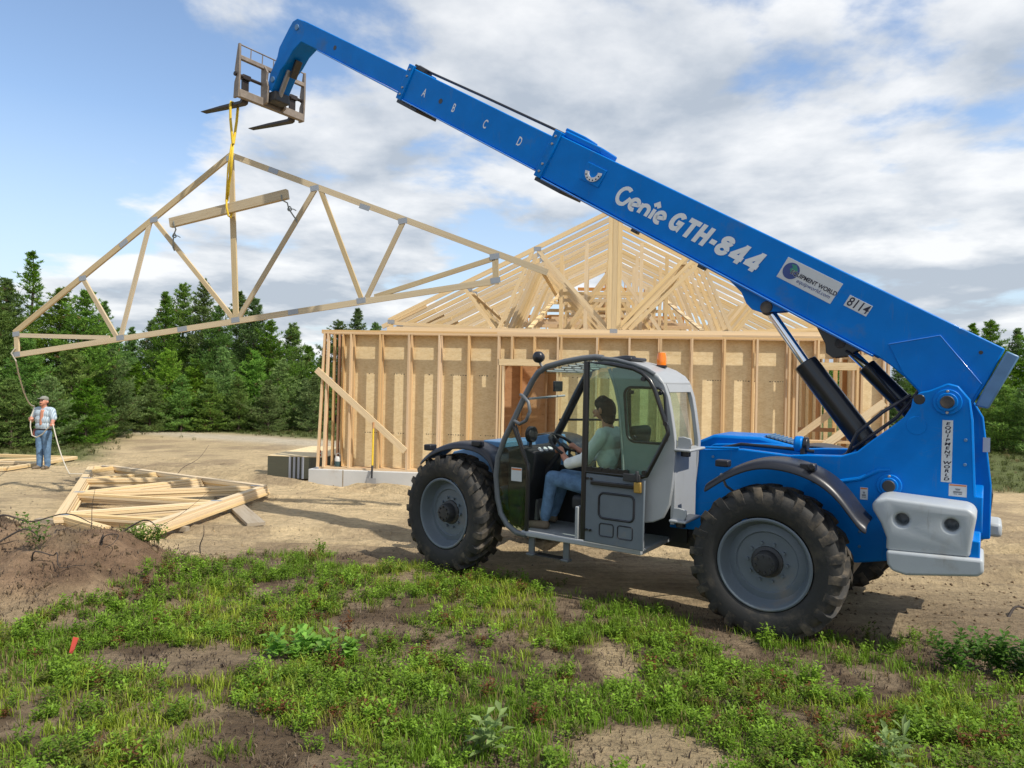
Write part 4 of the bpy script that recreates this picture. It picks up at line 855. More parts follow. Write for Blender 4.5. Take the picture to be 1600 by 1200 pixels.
mb = MB(); mb.box((-.60, 1.215, 1.17), (-.12, 1.245, 1.21)); mb.build('door_latch_bar', 'black_paint', door, bevel=.008)
mb = MB(); mb.box((-.64, 1.215, 1.14), (-.57, 1.25, 1.24)); mb.build('door_latch', 'gold', door, bevel=.008)
mb = MB(); mb.box((-.63, 1.20, 1.24), (-.46, 1.25, 1.31)); mb.cyl((-.60, 1.24, 1.24), (-.60, 1.24, 1.34), .018, 10); mb.build('door_hinge', 'dark_metal', door, bevel=.006)
for x, z in ((-.63, 2.19), (-.855, 1.79), (-.66, 1.33), (-.08, 1.225), (-.12, 1.225), (-.08, .73), (-.12, .73)):
    mb = MB(); mb.cyl((x, 1.20, z), (x, 1.235, z), .022 if z > 1.25 else .012, 10); mb.build('door_bolt', 'black_paint', door)
mb = MB()
for k in range(5): mb.cyl((-.12 - k * .09, 1.2, 1.325), (-.12 - k * .09, 1.23, 1.325), .02, 10)
mb.box((-.5, 1.19, 1.285), (-.05, 1.222, 1.335)); mb.build('door_rail', 'black_paint', door, smooth=40)
# mirrors, beacon
mb = MB(); mb.lathe([(.001, -.06), (.045, -.05), (.06, -.01), (.058, .025), (.04, .045), (.001, .05)], n=20, center=(.535, 1.17, 2.39)); mr_ = mb.build('roof_mirror', 'black_plastic', T, smooth=50)
mb = MB(); mb.cyl((.53, 1.16, 2.34), (.50, YN, 2.27), .014, 8); mb.build('mirror_stem', 'steel', mr_, smooth=40)
mb = MB(); mb.tube([(.76, YN + .01, 2.0), (.70, YN + .06, 1.99), (.62, YN + .08, 1.93), (.60, YN + .08, 1.84), (.65, YN + .07, 1.74), (.74, YN + .05, 1.70), (.84, YN + .01, 1.73)], .018, 8); mb.build('hand_rail', 'hoop_grey', cabf, smooth=60)
mb = MB(); mb.box((.50, .72, 2.04), (.52, .90, 2.15)); mb.build('inner_mirror', 'black_plastic', cabf, bevel=.008)
bc = MB(); bc.lathe([(.05, 2.262), (.05, 2.30), (.04, 2.335), (.001, 2.335)], n=18); bm_ = bc.mesh('beacon_base', 40)
def vertical_lathe(prof, c, name, m, parent, n=20):
    vs = []; K = len(prof)
    for k in range(n):
        a = 2 * math.pi * k / n
        for r_, z in prof: vs.append((c[0] + r_ * math.cos(a), c[1] + r_ * math.sin(a), z))
    mb = MB(); mb.add(vs, [(k * K + i, k * K + i + 1, ((k + 1) % n) * K + i + 1, ((k + 1) % n) * K + i) for k in range(n) for i in range(K - 1)]); return mb.build(name, m, parent, smooth=45)
be = vertical_lathe([(.001, 2.23), (.035, 2.23), (.035, 2.30), (.055, 2.31), (.055, 2.33), (.001, 2.335)], (-.56, .62), 'beacon', 'black_plastic', T)
vertical_lathe([(.046, 2.332), (.048, 2.36), (.046, 2.42), (.036, 2.455), (.001, 2.46)], (-.56, .62), 'beacon_lens', 'orange_lens', be)
# inside: dash, wheel, seat
mb = MB(); mb.prism([(.98, 1.0), (.98, 1.40), (.80, 1.46), (.62, 1.40), (.66, 1.15), (.78, .9), (.80, .6), (.95, .6)], YF + .03, YN - .1); ds = mb.build('dashboard', 'interior', T, bevel=.02)
for y in (.70, .80, .90):
    mb = MB(); mb.cyl((.655, y, 1.418), (.648, y, 1.427), .032, 14); mb.build('gauge', 'white_print', ds)
mb = MB(); mb.cyl((.78, .93, 1.58), (.72, .93, 1.58), .085, 18); mb.cyl((.76, .93, 1.42), (.76, .93, 1.55), .02, 8); mb.build('cab_fan', 'interior', ds, bevel=.01)
mb = MB(); C = Vector((.44, .76, 1.46)); ax = Vector((-.62, 0, .78)).normalized(); e1 = Vector((0, 1, 0)); e2 = ax.cross(e1)
mb.tube([C + (e1 * math.cos(2 * math.pi * k / 28) + e2 * math.sin(2 * math.pi * k / 28)) * .19 for k in range(28)], .016, 8, closed=True)
for k in (30, 150, 270): mb.cyl(C - ax * .03, C + (e1 * math.cos(R(k)) + e2 * math.sin(R(k))) * .185, .013, 8)
mb.cyl(C - ax * .42, C, .03, 10); mb.cyl(C - ax * .05, C + ax * .015, .05, 14); mb.build('steering_wheel', 'interior', T, smooth=50)
mb = MB(); mb.box((-.28, .55, .86), (.22, 1.0, 1.0)); mb.prism([(-.20, .98), (-.34, .98), (-.46, 1.70), (-.40, 1.74), (-.34, 1.70)], .55, 1.0); mb.box((-.2, .6, .6), (.12, .95, .86)); mb.build('seat', 'interior', T, bevel=.035, seg=3)
mb = MB(); mb.cyl((.72, .7, .60), (.84, .7, .95), .02, 8); mb.box((.76, .66, .64), (.80, .76, .86)); mb.build('pedal', 'steel', T)
# cab steps, mounts
st = empty('cab_step', (0, 0, 0), parent=T)
for x in (.63, .22):
    mb = MB(); mb.box((x - .04, 1.06, .36), (x + .03, 1.09, .545)); mb.build('step_hanger', 'hoop_grey', st, bevel=.008)
    mb = MB(); mb.box((x - .05, 1.03, .345), (x + .04, 1.12, .37)); mb.build('step_foot', 'hoop_grey', st, bevel=.008)
mb = MB(); mb.box((.25, .98, .35), (.59, 1.09, .362)); mb.build('step_tread', 'dark_metal', st, bevel=.004)
for z, x in ((1.55, -.93), (.90, -.90)):
    mb = MB(); mb.box((x - .13, .72, z - .01), (x + .03, YN, z + .015)); mk = mb.build('cab_mount', 'cab_grey', T, bevel=.01)
    mb = MB(); mb.prism([(x - .10, z + .01), (x - .13, z + .06), (x - .12, z + .11), (x - .05, z + .125), (x, z + .12), (x + .01, z + .01)], YN - .05, YN - .03); mb.build('mount_plate', 'cab_grey', mk, bevel=.006)
    mb = MB(); vertical = mb.cyl((x - .05, YN - .1, z - .06), (x - .05, YN - .1, z + .05), .045, 14); mb.build('mount_rubber', 'black_plastic', mk, bevel=.006)

# ------------------------------------------------------------------ house under construction
HB = 0.1105
house = empty('house_frame', (-2.1081, 14.4571, 0), (0, 0, -HB))
tag(house, 'unfinished timber house frame with open stud wall, sheathing and roof trusses on concrete foundation', 'house')
TL, TR, ZB, ZT = -1.85, 9.32, 0.34, 3.09        # wall ends, sill top, underside of top plates
mb = MB(); mb.box((-2.02, -.12, -.35), (9.6, .32, .30)); mb.box((-2.02, .32, -.35), (9.6, 8.9, .26)); mb.build('foundation', 'concrete', house, bevel=.012)
mb = MB(); mb.box((-1.30, -.1212, -.30), (-1.275, -.1195, .30)); mb.build('form_seam', 'grey_wood', house)
S = 'stud_wood'
board('sill_plate', (TL, .045, .32), (1.92, .045, .32), .089, .038, S, house); board('sill_plate', (2.98, .045, .32), (TR, .045, .32), .089, .038, S, house)
board('sill_plate', (TL, .265, .32), (1.92, .265, .32), .089, .038, S, house); board('sill_plate', (2.98, .265, .32), (TR, .265, .32), .089, .038, S, house)
for d in (.045, .265):
    for a, b in ((TL, 3.02), (3.02, TR)): board('top_plate', (a, d, ZT + .019), (b, d, ZT + .019), .089, .037, S, house)
    for a, b in ((TL, 1.8), (1.8, 6.2), (6.2, TR)): board('top_plate', (a, d, ZT + .057), (b, d, ZT + .057), .089, .037, S, house)
rs_ = random.Random(4)
def stud(t, d, z0=ZB, z1=ZT, w=.038, m=S, lean=0.0): return board('stud', (t, d, z0), (t + lean, d, z1), w, .089, m, house, up=(0, 1, 0))
ts = [-1.22, -.61, 0, .61, 1.22, 1.83]
right_ts = [3.03, 3.80, 4.42, 5.03, 5.64, 6.25, 6.86, 7.47]
for t in ts + right_ts:
    stud(t + rs_.uniform(-.012, .012), .045); stud(t + rs_.uniform(-.02, .02), .265)
stud(1.885, .045, ZB, 2.50); stud(3.09, .045)
for t in (2.1, 2.55): stud(t, .045, 2.63, ZT); stud(t, .265, 2.63, ZT)
board('door_header', (1.82, .045, 2.565), (3.0, .045, 2.565), .089, .125, 'truss_wood', house); board('door_header', (1.82, .265, 2.565), (3.0, .265, 2.565), .089, .125, 'truss_wood', house)
board('door_jamb', (1.93, .155, ZB), (1.93, .155, 2.50), .30, .02, 'truss_wood', house, up=(1, 0, 0))
# end framing at the left: leaning loose studs and the back row's end
board('stud', (-1.87, .0, ZB), (-1.79, .045, ZT), .038, .089, S, house, up=(0, 1, 0)); board('stud', (-1.75, .02, ZB), (-1.71, .045, ZT), .038, .089, S, house, up=(0, 1, 0))
for t, m_ in ((-1.80, 'red_wood'), (-1.66, S), (-1.55, 'red_wood'), (-1.47, S)): stud(t, .265, m=m_)
# window bay on the right
for t in (7.62, 8.72, 8.80, 9.28): stud(t, .045); stud(t, .265)
for d in (.045, .265):
    board('window_header', (7.64, d, 2.60), (8.70, d, 2.60), .089, .14, 'truss_wood', house); board('window_sill', (7.64, d, 1.15), (8.70, d, 1.15), .089, .038, S, house)
    for t in (7.95, 8.35): stud(t, d, ZB, 1.13)
    for t in (8.0, 8.4): stud(t, d, 2.68, ZT)
# sheathing sheets
def sheet(t0, t1, z0, z1, d=.318):
    mb = MB(); mb.box((0, 0, 0), (t1 - t0 - .0015, .011, z1 - z0 - .0008)); o = mb.build('sheathing_sheet', 'osb', house); o.location = (t0, d, z0); return o
for z0, z1, off in ((.31, 1.53, 0), (1.53, 2.75, 1.22), (2.75, 3.17, .4)):
    segs = [(-1.5, 1.93), (2.99, 7.63), (8.75, 9.32)]
    if z0 > 2.6: segs = [(-1.5, 9.32)]
    for a, b in segs:
        c = a; nx = a + 2.44 - (off if a < 0 else off * .5)
        while c < b - .01:
            e = min(nx, b); sheet(c, e, z0, z1); c = e; nx = e + 2.44
sheet(1.93, 2.99, 2.50, 2.75)
# printed grade marks on the sheets
for z in (1.05, 2.28):
    for t in (-.9, -.35, .25, .85, 1.45, 3.4, 4.1, 4.75, 5.3, 5.9, 6.5, 7.1):
        mb = MB()
        for k in range(7):
            if rs_.random() < .75: x = k * .05; mb.box((x, 0, rs_.uniform(-.004, .004)), (x + rs_.uniform(.015, .035), .0012, .014))
        if mb.v:
            o = mb.build('grade_mark', 'dead_wood', house); o.location = (t + rs_.uniform(-.1, .1), .3165, z); o['kind'] = 'stuff'
mb = MB(); mb.box((0, 0, 0), (1.7, .011, 2.4)); o = mb.build('partition_sheet', 'red_wood', house); o.location = (1.55, 1.15, .31)
for t in (1.75, 2.2, 2.75): stud(t, 1.08, m='red_wood')
# side wall returning to the back on the right, left wall, back gable frame, inner partitions
for k in range(13):
    d = .5 + k * .61
    board('stud', (TR - .05, d, ZB), (TR - .05, d, ZT), .089, .038, S if k % 3 else 'red_wood', house, up=(0, 1, 0))
board('sill_plate', (TR - .05, .32, .32), (TR - .05, 8.6, .32), .089, .038, S, house); board('top_plate', (TR - .05, .32, ZT + .02), (TR - .05, 8.6, ZT + .02), .089, .037, S, house); board('top_plate', (TR - .05, .32, ZT + .058), (TR - .05, 8.6, ZT + .058), .089, .037, S, house)
for k in range(13):
    d = .6 + k * .61; board('stud', (-.55, d, ZB), (-.55, d, ZT), .089, .038, S, house, up=(0, 1, 0))
board('top_plate', (-.55, .34, ZT + .04), (-.55, 8.6, ZT + .04), .089, .076, S, house)
for k in range(8):
    mb = MB(); mb.box((0, 0, 0), (.011, 1.215, 2.74)); o = mb.build('sheathing_sheet', 'osb', house); o.location = (-.61, .36 + k * 1.22, .31)
    if k % 3 == 0 or k > 1: 
        mb = MB(); mb.box((0, 0, 0), (.011, 1.215, 2.74)); o = mb.build('sheathing_sheet', 'osb', house); o.location = (TR + .0, 1.6 + k * 1.22, .31)
for q_, z in enumerate((3.2, 3.42, 3.66, 3.85, 4.08, 4.30, 4.52, 4.75, 4.95, 5.2)):
    hw = 4.4 - (z - 3.3) * 1.85
    board('girt', (4.1 - max(.5, hw), 8.38 - .1 * (q_ % 3), z), (4.1 + max(.5, hw), 8.38 - .1 * (q_ % 3), z), .04, .10, 'red_wood' if q_ % 4 == 1 else 'truss_wood', house)
for q_ in range(5): board('purlin', (1.6 + .3 * q_, 5.2 + .5 * q_, 3.75 + .12 * q_), (6.6 - .3 * q_, 5.2 + .5 * q_, 3.75 + .12 * q_), .04, .09, S, house)
for k in range(15):
    t = -.2 + k * .61; top = 3.45 + .5 * (4.7 - abs(t - 4.1)); board('stud', (t, 8.45, ZB), (t, 8.45, top), .038, .089, 'red_wood' if k % 2 else S, house, up=(0, 1, 0))
for k in range(6):
    t = .4 + k * 1.22; hgt = min(1.22, .5 * (4.7 - abs(t + .6 - 4.1)))
    if hgt > .4: sheet(t, t + 1.22, .31, 2.74, 8.5)
for t0, t1, z0, z1 in ((2.3, 3.5, 3.45, 4.4), (3.52, 4.7, 3.45, 4.9), (4.72, 5.6, 3.45, 4.6), (.6, 3.4, 3.05, 3.43), (4.0, 7.6, 3.05, 3.43), (5.62, 6.5, 3.45, 4.0), (1.5, 2.28, 3.45, 3.95)): sheet(t0, t1, z0, z1, 8.5)
for t in (2.2, 6.3):
    for k in range(9): board('stud', (t, 1.2 + k * .61, ZB), (t, 1.2 + k * .61, ZT), .089, .038, S, house, up=(0, 1, 0))
    board('top_plate', (t, 1.0, ZT), (t, 6.4, ZT), .089, .076, S, house)
for k in range(12): board('stud', (2.3 + k * .41, 4.2, ZB), (2.3 + k * .41, 4.2, ZT), .038, .089, S, house, up=(0, 1, 0))
board('brace', (7.3, 2.0, .4), (9.0, 2.0, 1.75), .038, .14, 'truss_wood', house); board('brace', (8.9, 2.4, .4), (7.2, 2.4, 1.9), .038, .14, 'red_wood', house)
board('brace', (7.55, .0, .62), (9.2, -.02, 1.93), .038, .14, 'truss_wood', house)
for z in (.75, 1.25): board('ledger', (6.9, 2.7, z), (9.2, 2.7, z), .04, .09, 'red_wood', house)
# roof trusses: raised heel, king post, double web pattern
def truss_members(half, rise, heel, tail_l=0.0, tail_r=0.0, cw=.092):
    """list of (name, p, q, width, thickness) in truss plane; origin mid bottom chord"""
    k = (rise - heel) / half; top = lambda u: rise - abs(u) * k
    a, b, c = .335 * half, .50 * half, .665 * half; out = []
    out.append(('bottom_chord', (-half, cw / 2), (half, cw / 2), cw, .038))
    out.append(('top_chord', (-half - tail_l, top(half + tail_l)), (-.0, rise), cw, .038))
    out.append(('top_chord', (half + tail_r, top(half + tail_r)), (.0, rise), cw, .038))
    o2 = cw * .55
    out.append(('king_post', (0, cw), (0, rise - cw * .4), cw, .034))
    for s in (-1, 1):
        out.append(('web', (s * .05, cw), (s * a, top(a) - o2), cw * .8, .034))
        out.append(('web', (s * b, cw), (s * a * 1.06, top(a) - o2), cw * .8, .034))
        out.append(('web', (s * b * 1.04, cw), (s * c, top(c) - o2), cw * .8, .034))
        out.append(('web', (s * b * 1.10, cw), (s * (half - .05), top(half) - o2), cw * .8, .034))
        out.append(('heel_post', (s * (half - cw / 2), cw), (s * (half - cw / 2), top(half) - cw * .5), cw, .034))
    nodes = [(0, rise - cw * .55), (0, cw * .7)]
    for s in (-1, 1): nodes += [(s * a, top(a) - cw * .35), (s * b, cw * .7), (s * c, top(c) - cw * .35), (s * (half - .05), cw * .6), (s * (half - .05), top(half) - cw * .3)]
    return out, nodes
def make_truss(root, org, U, V, mem, nodes, m='truss_wood', plates=True, face=1):
    org = Vector(org); U = Vector(U).normalized(); V = Vector(V).normalized(); W = U.cross(V)
    P = lambda p: org + U * p[0] + V * p[1]
    for nm, p, q, w, th in mem:
        a, b = P(p), P(q); d = (b - a).normalized(); board(nm, a, b, th, w, m, root, up=W.cross(d))
    if plates:
        for n_ in nodes:
            c = P(n_) + W * (.0205 * face); board('nail_plate', c - U * .075, c + U * .075, .0012, .085, 'plate_metal', root, up=V)
ub_ = unit_board(); ub_['plate_metal'] = MB().box((0, -.5, -.5), (1, .5, .5)).mesh('plate'); ub_['plate_metal'].materials.append(M['plate_metal'])
mem0, nodes0 = truss_members(4.68, 2.56, .24, .0, .0)
extra_ = [('web', (u, .09), (u, 2.42 - abs(u) * .495), .075, .033) for u in (-1.15, -.6, .6, 1.15)] + [('web', (-1.1, .1), (-.1, 1.5), .075, .032), ('web', (1.1, .1), (.1, 1.5), .075, .032), ('web', (-1.2, 1.0), (1.2, 1.0), .075, .031)]
for k in range(13):
    rt = empty('roof_truss', (4.12 + rs_.uniform(-.03, .03), .48 + k * .61, ZT + .085), (0, 0, 0), house)
    make_truss(rt, (0, 0, 0), (1, 0, 0), (0, 0, 1), mem0 + (extra_ if k in (2, 4, 7, 10, 11) else []), nodes0, plates=(k < 3))
for t0, t1, d, z0, z1 in ((1.2, 1.9, .5, 4.0, 3.3), (2.6, 2.75, .5, 4.55, 4.6), (5.5, 5.6, .5, 4.6, 4.55), (3.3, 3.35, .5, 3.3, 3.3), (4.9, 4.95, .5, 3.3, 3.3), (6.4, 6.5, .5, 3.3, 3.3), (1.85, 1.9, .5, 3.3, 3.3)):
    board('lateral_brace', (t0, d, z0), (t1, d + 6.6, z1), .09, .036, 'truss_wood', house)
board('diagonal_brace', (2.4, .6, 3.3), (2.9, 5.0, 4.7), .09, .036, 'truss_wood', house); board('diagonal_brace', (5.9, .6, 3.3), (5.3, 5.0, 4.7), .09, .036, 'truss_wood', house)
# extra girder plies on the king line and doubled diagonals at the front
for k in range(3):
    rt = empty('girder_truss', (4.12, .40 - .041 * k, ZT + .085), (0, 0, 0), house)
    mm_ = [x for x in mem0 if x[0] in ('king_post', 'bottom_chord') or (x[0] == 'web' and abs(x[1][0]) < .1 and (x[2][0] > 0))]
    mm_ = mm_ + [('king_post', (u, .1), (u, 2.42 - abs(u) * .5), .09, .034) for u in (-.094, .094)] + [('web', (.05 + dx, .092), (1.568 + dx, 1.72 - dx * .495), .074, .034) for dx in (.13, .26)]
    make_truss(rt, (0, 0, 0), (1, 0, 0), (0, 0, 1), mm_, nodes0[:2], plates=(k == 2))
# lookouts and blocks showing at the left eave
for k in range(5):
    board('lookout', (-.75 - .02 * k, .6 + k * .9, ZT + .20), (.2, .6 + k * .9, ZT + .66), .038, .089, 'truss_wood', house)
# brace plank leaning on the front of the wall
bz = board('brace_plank', (0, 0, 0), (1, 0, 0), .038, .12, 'truss_wood')
def hw_(t, d, z): return house_m @ Vector((t, d, z))
house_m = Matrix.Translation((-2.1081, 14.4571, 0)) @ Matrix.Rotation(-HB, 4, 'Z')
bpy.data.objects.remove(bz)
bz = board('brace_plank', hw_(-1.93, -.03, 2.34), hw_(-.02, -.03, .72), .038, .125, 'truss_wood')
tag(bz, 'pale diagonal brace plank nailed across the left end of the stud wall', 'plank')
# ------------------------------------------------------------------ things around the house
def lump(name, m, prof, loc, n=20, parent=None): return vertical_lathe(prof, loc, name, m, parent, n)
# shovel
sh = empty('shovel', hw_(-.66, -.22, 0)); tag(sh, 'long shovel with yellow handle leaning on the stud wall foundation', 'shovel')
a = Vector((0, 0, 0)); p_top = hw_(-.69, -.06, 1.16) - Vector(sh.location); p_mid = hw_(-.665, -.15, .42) - Vector(sh.location); p_low = hw_(-.66, -.20, .12) - Vector(sh.location)
mb = MB(); mb.cyl(p_mid, p_top, .019, 10); mb.build('shaft', 'yellow', sh, smooth=40)
mb = MB(); mb.tube([p_top, p_top + (p_top - p_mid).normalized() * .13], .02, 10); mb.build('grip', 'red_wood', sh, smooth=40)
mb = MB(); mb.tube([p_mid, p_mid * .5 + p_low * .5 + Vector((.0, -.02, 0)), p_low], [.022, .022, .02], 10); mb.build('socket', 'dark_metal', sh, smooth=40)
mb = MB(); bl = [(-.09, .14), (-.10, .02), (-.07, -.07), (0, -.12), (.07, -.07), (.10, .02), (.09, .14)]; mb.add([(p_low.x + u - .03 * (1 if v < 0 else 0), p_low.y - .03 + .25 * (.14 - v) * -.4, p_low.z - .02 + v * .8 - .04) for u, v in bl], [tuple(range(7))]); o = mb.build('blade', 'steel', sh); sd = o.modifiers.new('s', 'SOLIDIFY'); sd.thickness = .004
# jug on the foundation
jl = hw_(-1.50, .16, .30); jg = lump('water_jug', 'jug_dark', [(.001, .002), (.065, .002), (.068, .14), (.062, .15), (.001, .15)], (0, 0)); jg.location = jl
tag(jg, 'dark water jug with white top standing at the left wall corner', 'jug')
vv = lump('jug_top', 'jug_white', [(.064, .15), (.066, .20), (.05, .24), (.02, .25), (.001, .25)], (0, 0), parent=jg)
mb = MB(); mb.tube([(-.045, 0, .22), (-.04, 0, .29), (0, 0, .315), (.04, 0, .29), (.045, 0, .22)], .009, 8); mb.build('jug_handle', 'jug_white', jg, smooth=50)
for k, (t, w_) in enumerate(((-1.05, .16), (-.22, .12))):
    o = board('wood_offcut', hw_(t, .13, .318), hw_(t + w_, .17, .318), .08, .036, 'red_wood' if k == 0 else S); tag(o, ('dark' if k == 0 else 'pale') + ' timber offcut lying on the sill between wall studs', 'offcut')
# strapped lift of sheets beside the foundation
sk = empty('sheet_stack', (-4.02, 15.15, -.05), (0, 0, R(-6.3))); tag(sk, 'strapped stack of dark edged sheathing sheets with white stripes on the ground', 'sheet stack')
mb = MB()
mb.box((-1.2, 0, .06), (.05, 2.44, .524))
o = mb.build('sheets', 'wrap_dark', sk, bevel=.006)
mb = MB(); mb.box((-1.205, -.005, .526), (.055, 2.445, .540)); mb.build('top_sheet', 'osb', sk)
for k in range(4):
    mb = MB(); x = -.72 + k * .095; mb.box((x, -.010, .06), (x + .05, -.0055, .524)); mb.build('edge_stripe', 'stripe', sk)
for x in (-1.0, -.15):
    mb = MB(); mb.box((x, .0, -.02), (x + .09, 2.4, .06)); mb.build('skid', 'grey_wood', sk)
cn = lump('drink_can', 'can_red', [(.001, 0), (.03, 0), (.034, .01), (.034, .11), (.028, .125), (.001, .125)], (0, 0), 16); cn.location = (-4.12, 15.35, .49)
tag(cn, 'small red drink can standing on the stack of sheets', 'can')
vertical_lathe([(.0345, .045), (.0345, .075)], (0, 0), 'can_band', 'white_print', cn, 16)

# ------------------------------------------------------------------ truss hanging from the fork
HC = Vector((-4.516, 11.589, 3.0)); HU = Vector((.96459, -.22625, .13559)); HV = Vector((-.13201, .03096, .99076)); HW = HU.cross(HV)
HS = 0.075   # the truss racks slightly as it hangs
ht = empty('hanging_truss', HC); tag(ht, 'pale timber roof truss hanging tilted in the air below the forks', 'roof truss')
mem, nodes = truss_members(4.45, 2.76, .44, .0, .74, cw=.092)
rk_ = lambda p: (p[0] + HS * p[1], p[1])
mem = [(n_, rk_(p), rk_(q), w, th) for n_, p, q, w, th in mem]; nodes = [rk_(n_) for n_ in nodes]
make_truss(ht, (0, 0, 0), HU, HV, mem, nodes, 'aged_wood')
for u, v in ((-1.0, .05), (1.05, .05), (-1.98, 1.65), (2.45, 1.50), (.95, 2.36)):
    c = HU * u + HV * v + HW * .0205; dd = HU if v < 1 else (HU + HV * (.515 if u < 0 else -.515)).normalized()
    board('nail_plate', c - dd * .09, c + dd * .09, .0012, .08, 'plate_metal', ht, up=HV)
def hp(u, v, w=0.0): return HC + HU * u + HV * v + HW * w
sbm = board('lifting_beam', hp(-.95, 1.80, .12), hp(1.22, 1.90, .12), .075, .15, 'aged_wood', up=HV); tag(sbm, 'short timber lifting beam hung on the yellow sling before the truss', 'lifting beam')
for nm, e0, e1, lab in (('tie_rope', (-.86, 1.78), (-1.02, 1.42), 'grey tie rope from the left end of the lifting beam'), ('tie_rope', (1.13, 1.86), (1.27, 1.50), 'grey tie rope from the right end of the lifting beam')):
    a = hp(*e0, .12); b = hp(*e1, .03); mid = (a + b) / 2; mb = MB()
    mb.tube([hp(e0[0], e0[1] + .03, .165), hp(e0[0], e0[1] - .05, .16), a + (b - a) * .25 + HU * .02, mid - HU * .015, b, b - HV * .05 - HW * .03], .011, 8)
    kn = [mid + HU * .03 * math.cos(q) + HV * .035 * math.sin(q) + HW * .01 * math.sin(2 * q) for q in np.linspace(0, 2 * math.pi, 12, endpoint=False)]
    mb.tube(kn, .010, 6, closed=True); mb.tube([mid, mid + HU * .07 - HV * .02, mid + HU * .11 - HV * .05], .008, 6)
    o = mb.build(nm, 'grey_rope', None, smooth=50); tag(o, lab, 'rope')
# yellow sling round the near fork
tm = Matrix.Translation(tele.location) @ tele.rotation_euler.to_matrix().to_4x4()
fk = tm @ Vector((6.72, .45, 6.375)); sl_ = empty('sling', fk); tag(sl_, 'yellow lifting sling looped over the near fork', 'sling')
bot = hp(.17, 1.95, .18) - fk; fy = (tm.to_3x3() @ Vector((0, 1, 0)))
def strap(name, pts, w, side):
    mb = MB(); vs = []; side = Vector(side).normalized()
    for p in pts: vs += [Vector(p) - side * w / 2, Vector(p) + side * w / 2]
    mb.add(vs, [(2 * i, 2 * i + 1, 2 * i + 3, 2 * i + 2) for i in range(len(pts) - 1)]); o = mb.build(name, 'yellow', sl_, smooth=60)
    s = o.modifiers.new('s', 'SOLIDIFY'); s.thickness = .006; return o
kt = Vector((.0, -.02, -.62)); fwd = tm.to_3x3() @ Vector((1, 0, 0))
mb = MB(); mb.tube([kt, fy * .06 + Vector((0, 0, -.25)), fy * .068 + Vector((0, 0, -.02)), fy * .06 + Vector((0, 0, .03)), fy * -.06 + Vector((0, 0, .03)), fy * -.068 + Vector((0, 0, -.02)), fy * -.05 + Vector((0, 0, -.25)), kt + Vector((.01, 0, 0))], .021, 8); mb.build('fork_loop', 'yellow', sl_, smooth=60)
#strap('fork_loop', [kt, fy * .07 + Vector((0, 0, -.25)), fy * .068 + Vector((0, 0, -.02)), fy * .06 + Vector((0, 0, .03)), fy * -.06 + Vector((0, 0, .03)), fy * -.068 + Vector((0, 0, -.02)), fy * -.06 + Vector((0, 0, -.25)), kt + Vector((.01, 0, 0))], .05, fwd + Vector((.4, 0, 0)))
strap('strap', [kt, kt * .5 + bot * .5 + Vector((.02, -.02, 0)), bot + Vector((.02, 0, .25)), bot], .045, (1, .1, 0)); strap('strap', [kt + Vector((-.02, -.01, 0)), kt * .6 + bot * .4 + Vector((-.035, -.02, 0)), bot + Vector((-.02, 0, 0))], .03, (1, -.6, 0))
mb = MB(); mb.tube([bot + HV * .02 + HW * .01, bot + HW * .03 - HV * .10, bot - HV * .235, bot - HW * .06 - HV * .25, bot - HW * .125 - HV * .12, bot - HW * .11], .017, 8); mb.build('beam_loop', 'yellow', sl_, smooth=50)
# ------------------------------------------------------------------ flat pile of trusses on the sand
PILE = [('chord', (-5.95, 9.45), (-8.74, 14.9)), ('chord', (-8.70, 14.95), (-8.40, 15.12)), ('chord', (-8.42, 15.10), (-4.36, 12.74)), ('chord', (-4.36, 12.70), (-4.62, 8.72)), ('chord', (-6.0, 9.62), (-5.0, 8.90)),
        ('web', (-7.8, 13.2), (-7.05, 14.2)), ('web', (-7.78, 13.15), (-5.95, 13.58)), ('web', (-6.98, 11.60), (-5.85, 13.50)), ('web', (-6.94, 11.55), (-4.55, 12.66)), ('web', (-6.93, 11.48), (-4.50, 11.0)), ('web', (-6.04, 9.86), (-4.50, 10.95)), ('web', (-6.02, 9.75), (-4.62, 9.5)), ('web', (-8.45, 14.35), (-8.35, 15.05))]
for k in range(4):
    t = empty('stacked_truss', (-6.3, 11.8, 0)); off = (rs_.uniform(-.05, .05), rs_.uniform(-.05, .05))
    tag(t, ('lowest', 'second lowest', 'second from top', 'topmost')[k] + ' pale timber truss of the flat pile lying on the sand', 'roof truss', 'trusses stacked flat on the sand')
    for nm, a, b in PILE:
        w = .115 if nm == 'chord' else .085; th = .036 if nm == 'chord' else .032; z = .085 + k * .038
        board(nm, (a[0] + 6.3 + off[0], a[1] - 11.8 + off[1], z), (b[0] + 6.3 + off[0], b[1] - 11.8 + off[1], z), w, th, 'truss_wood', t)
    if k == 3:
        for c in ((-5.98, 9.62), (-6.95, 11.55), (-7.78, 13.18), (-8.5, 15.0), (-4.5, 12.66), (-4.5, 11.0)):
            board('nail_plate', (c[0] + 6.3 + off[0] - .08, c[1] - 11.8 + off[1], .2182), (c[0] + 6.3 + off[0] + .08, c[1] - 11.8 + off[1], .2182), .09, .0012, 'plate_metal', t)
pk = board('support_plank', (-5.25, 12.95, .033), (-3.6, 10.15, .033), .25, .045, 'grey_wood'); tag(pk, 'grey weathered plank under the right side of the truss pile', 'plank')
o = board('support_block', (-4.75, 11.25, .03), (-4.45, 11.22, .03), .09, .05, 'truss_wood'); tag(o, 'short pale block under the truss pile beside the grey plank', 'block')
o = board('support_timber', (-6.7, 10.1, .03), (-4.4, 9.75, .03), .09, .06, 'grey_wood'); tag(o, 'grey timber bearer under the near end of the truss pile', 'plank')
o = board('support_timber', (-8.7, 14.3, .03), (-5.6, 13.9, .03), .09, .06, 'grey_wood'); tag(o, 'grey timber bearer under the far end of the truss pile', 'plank')
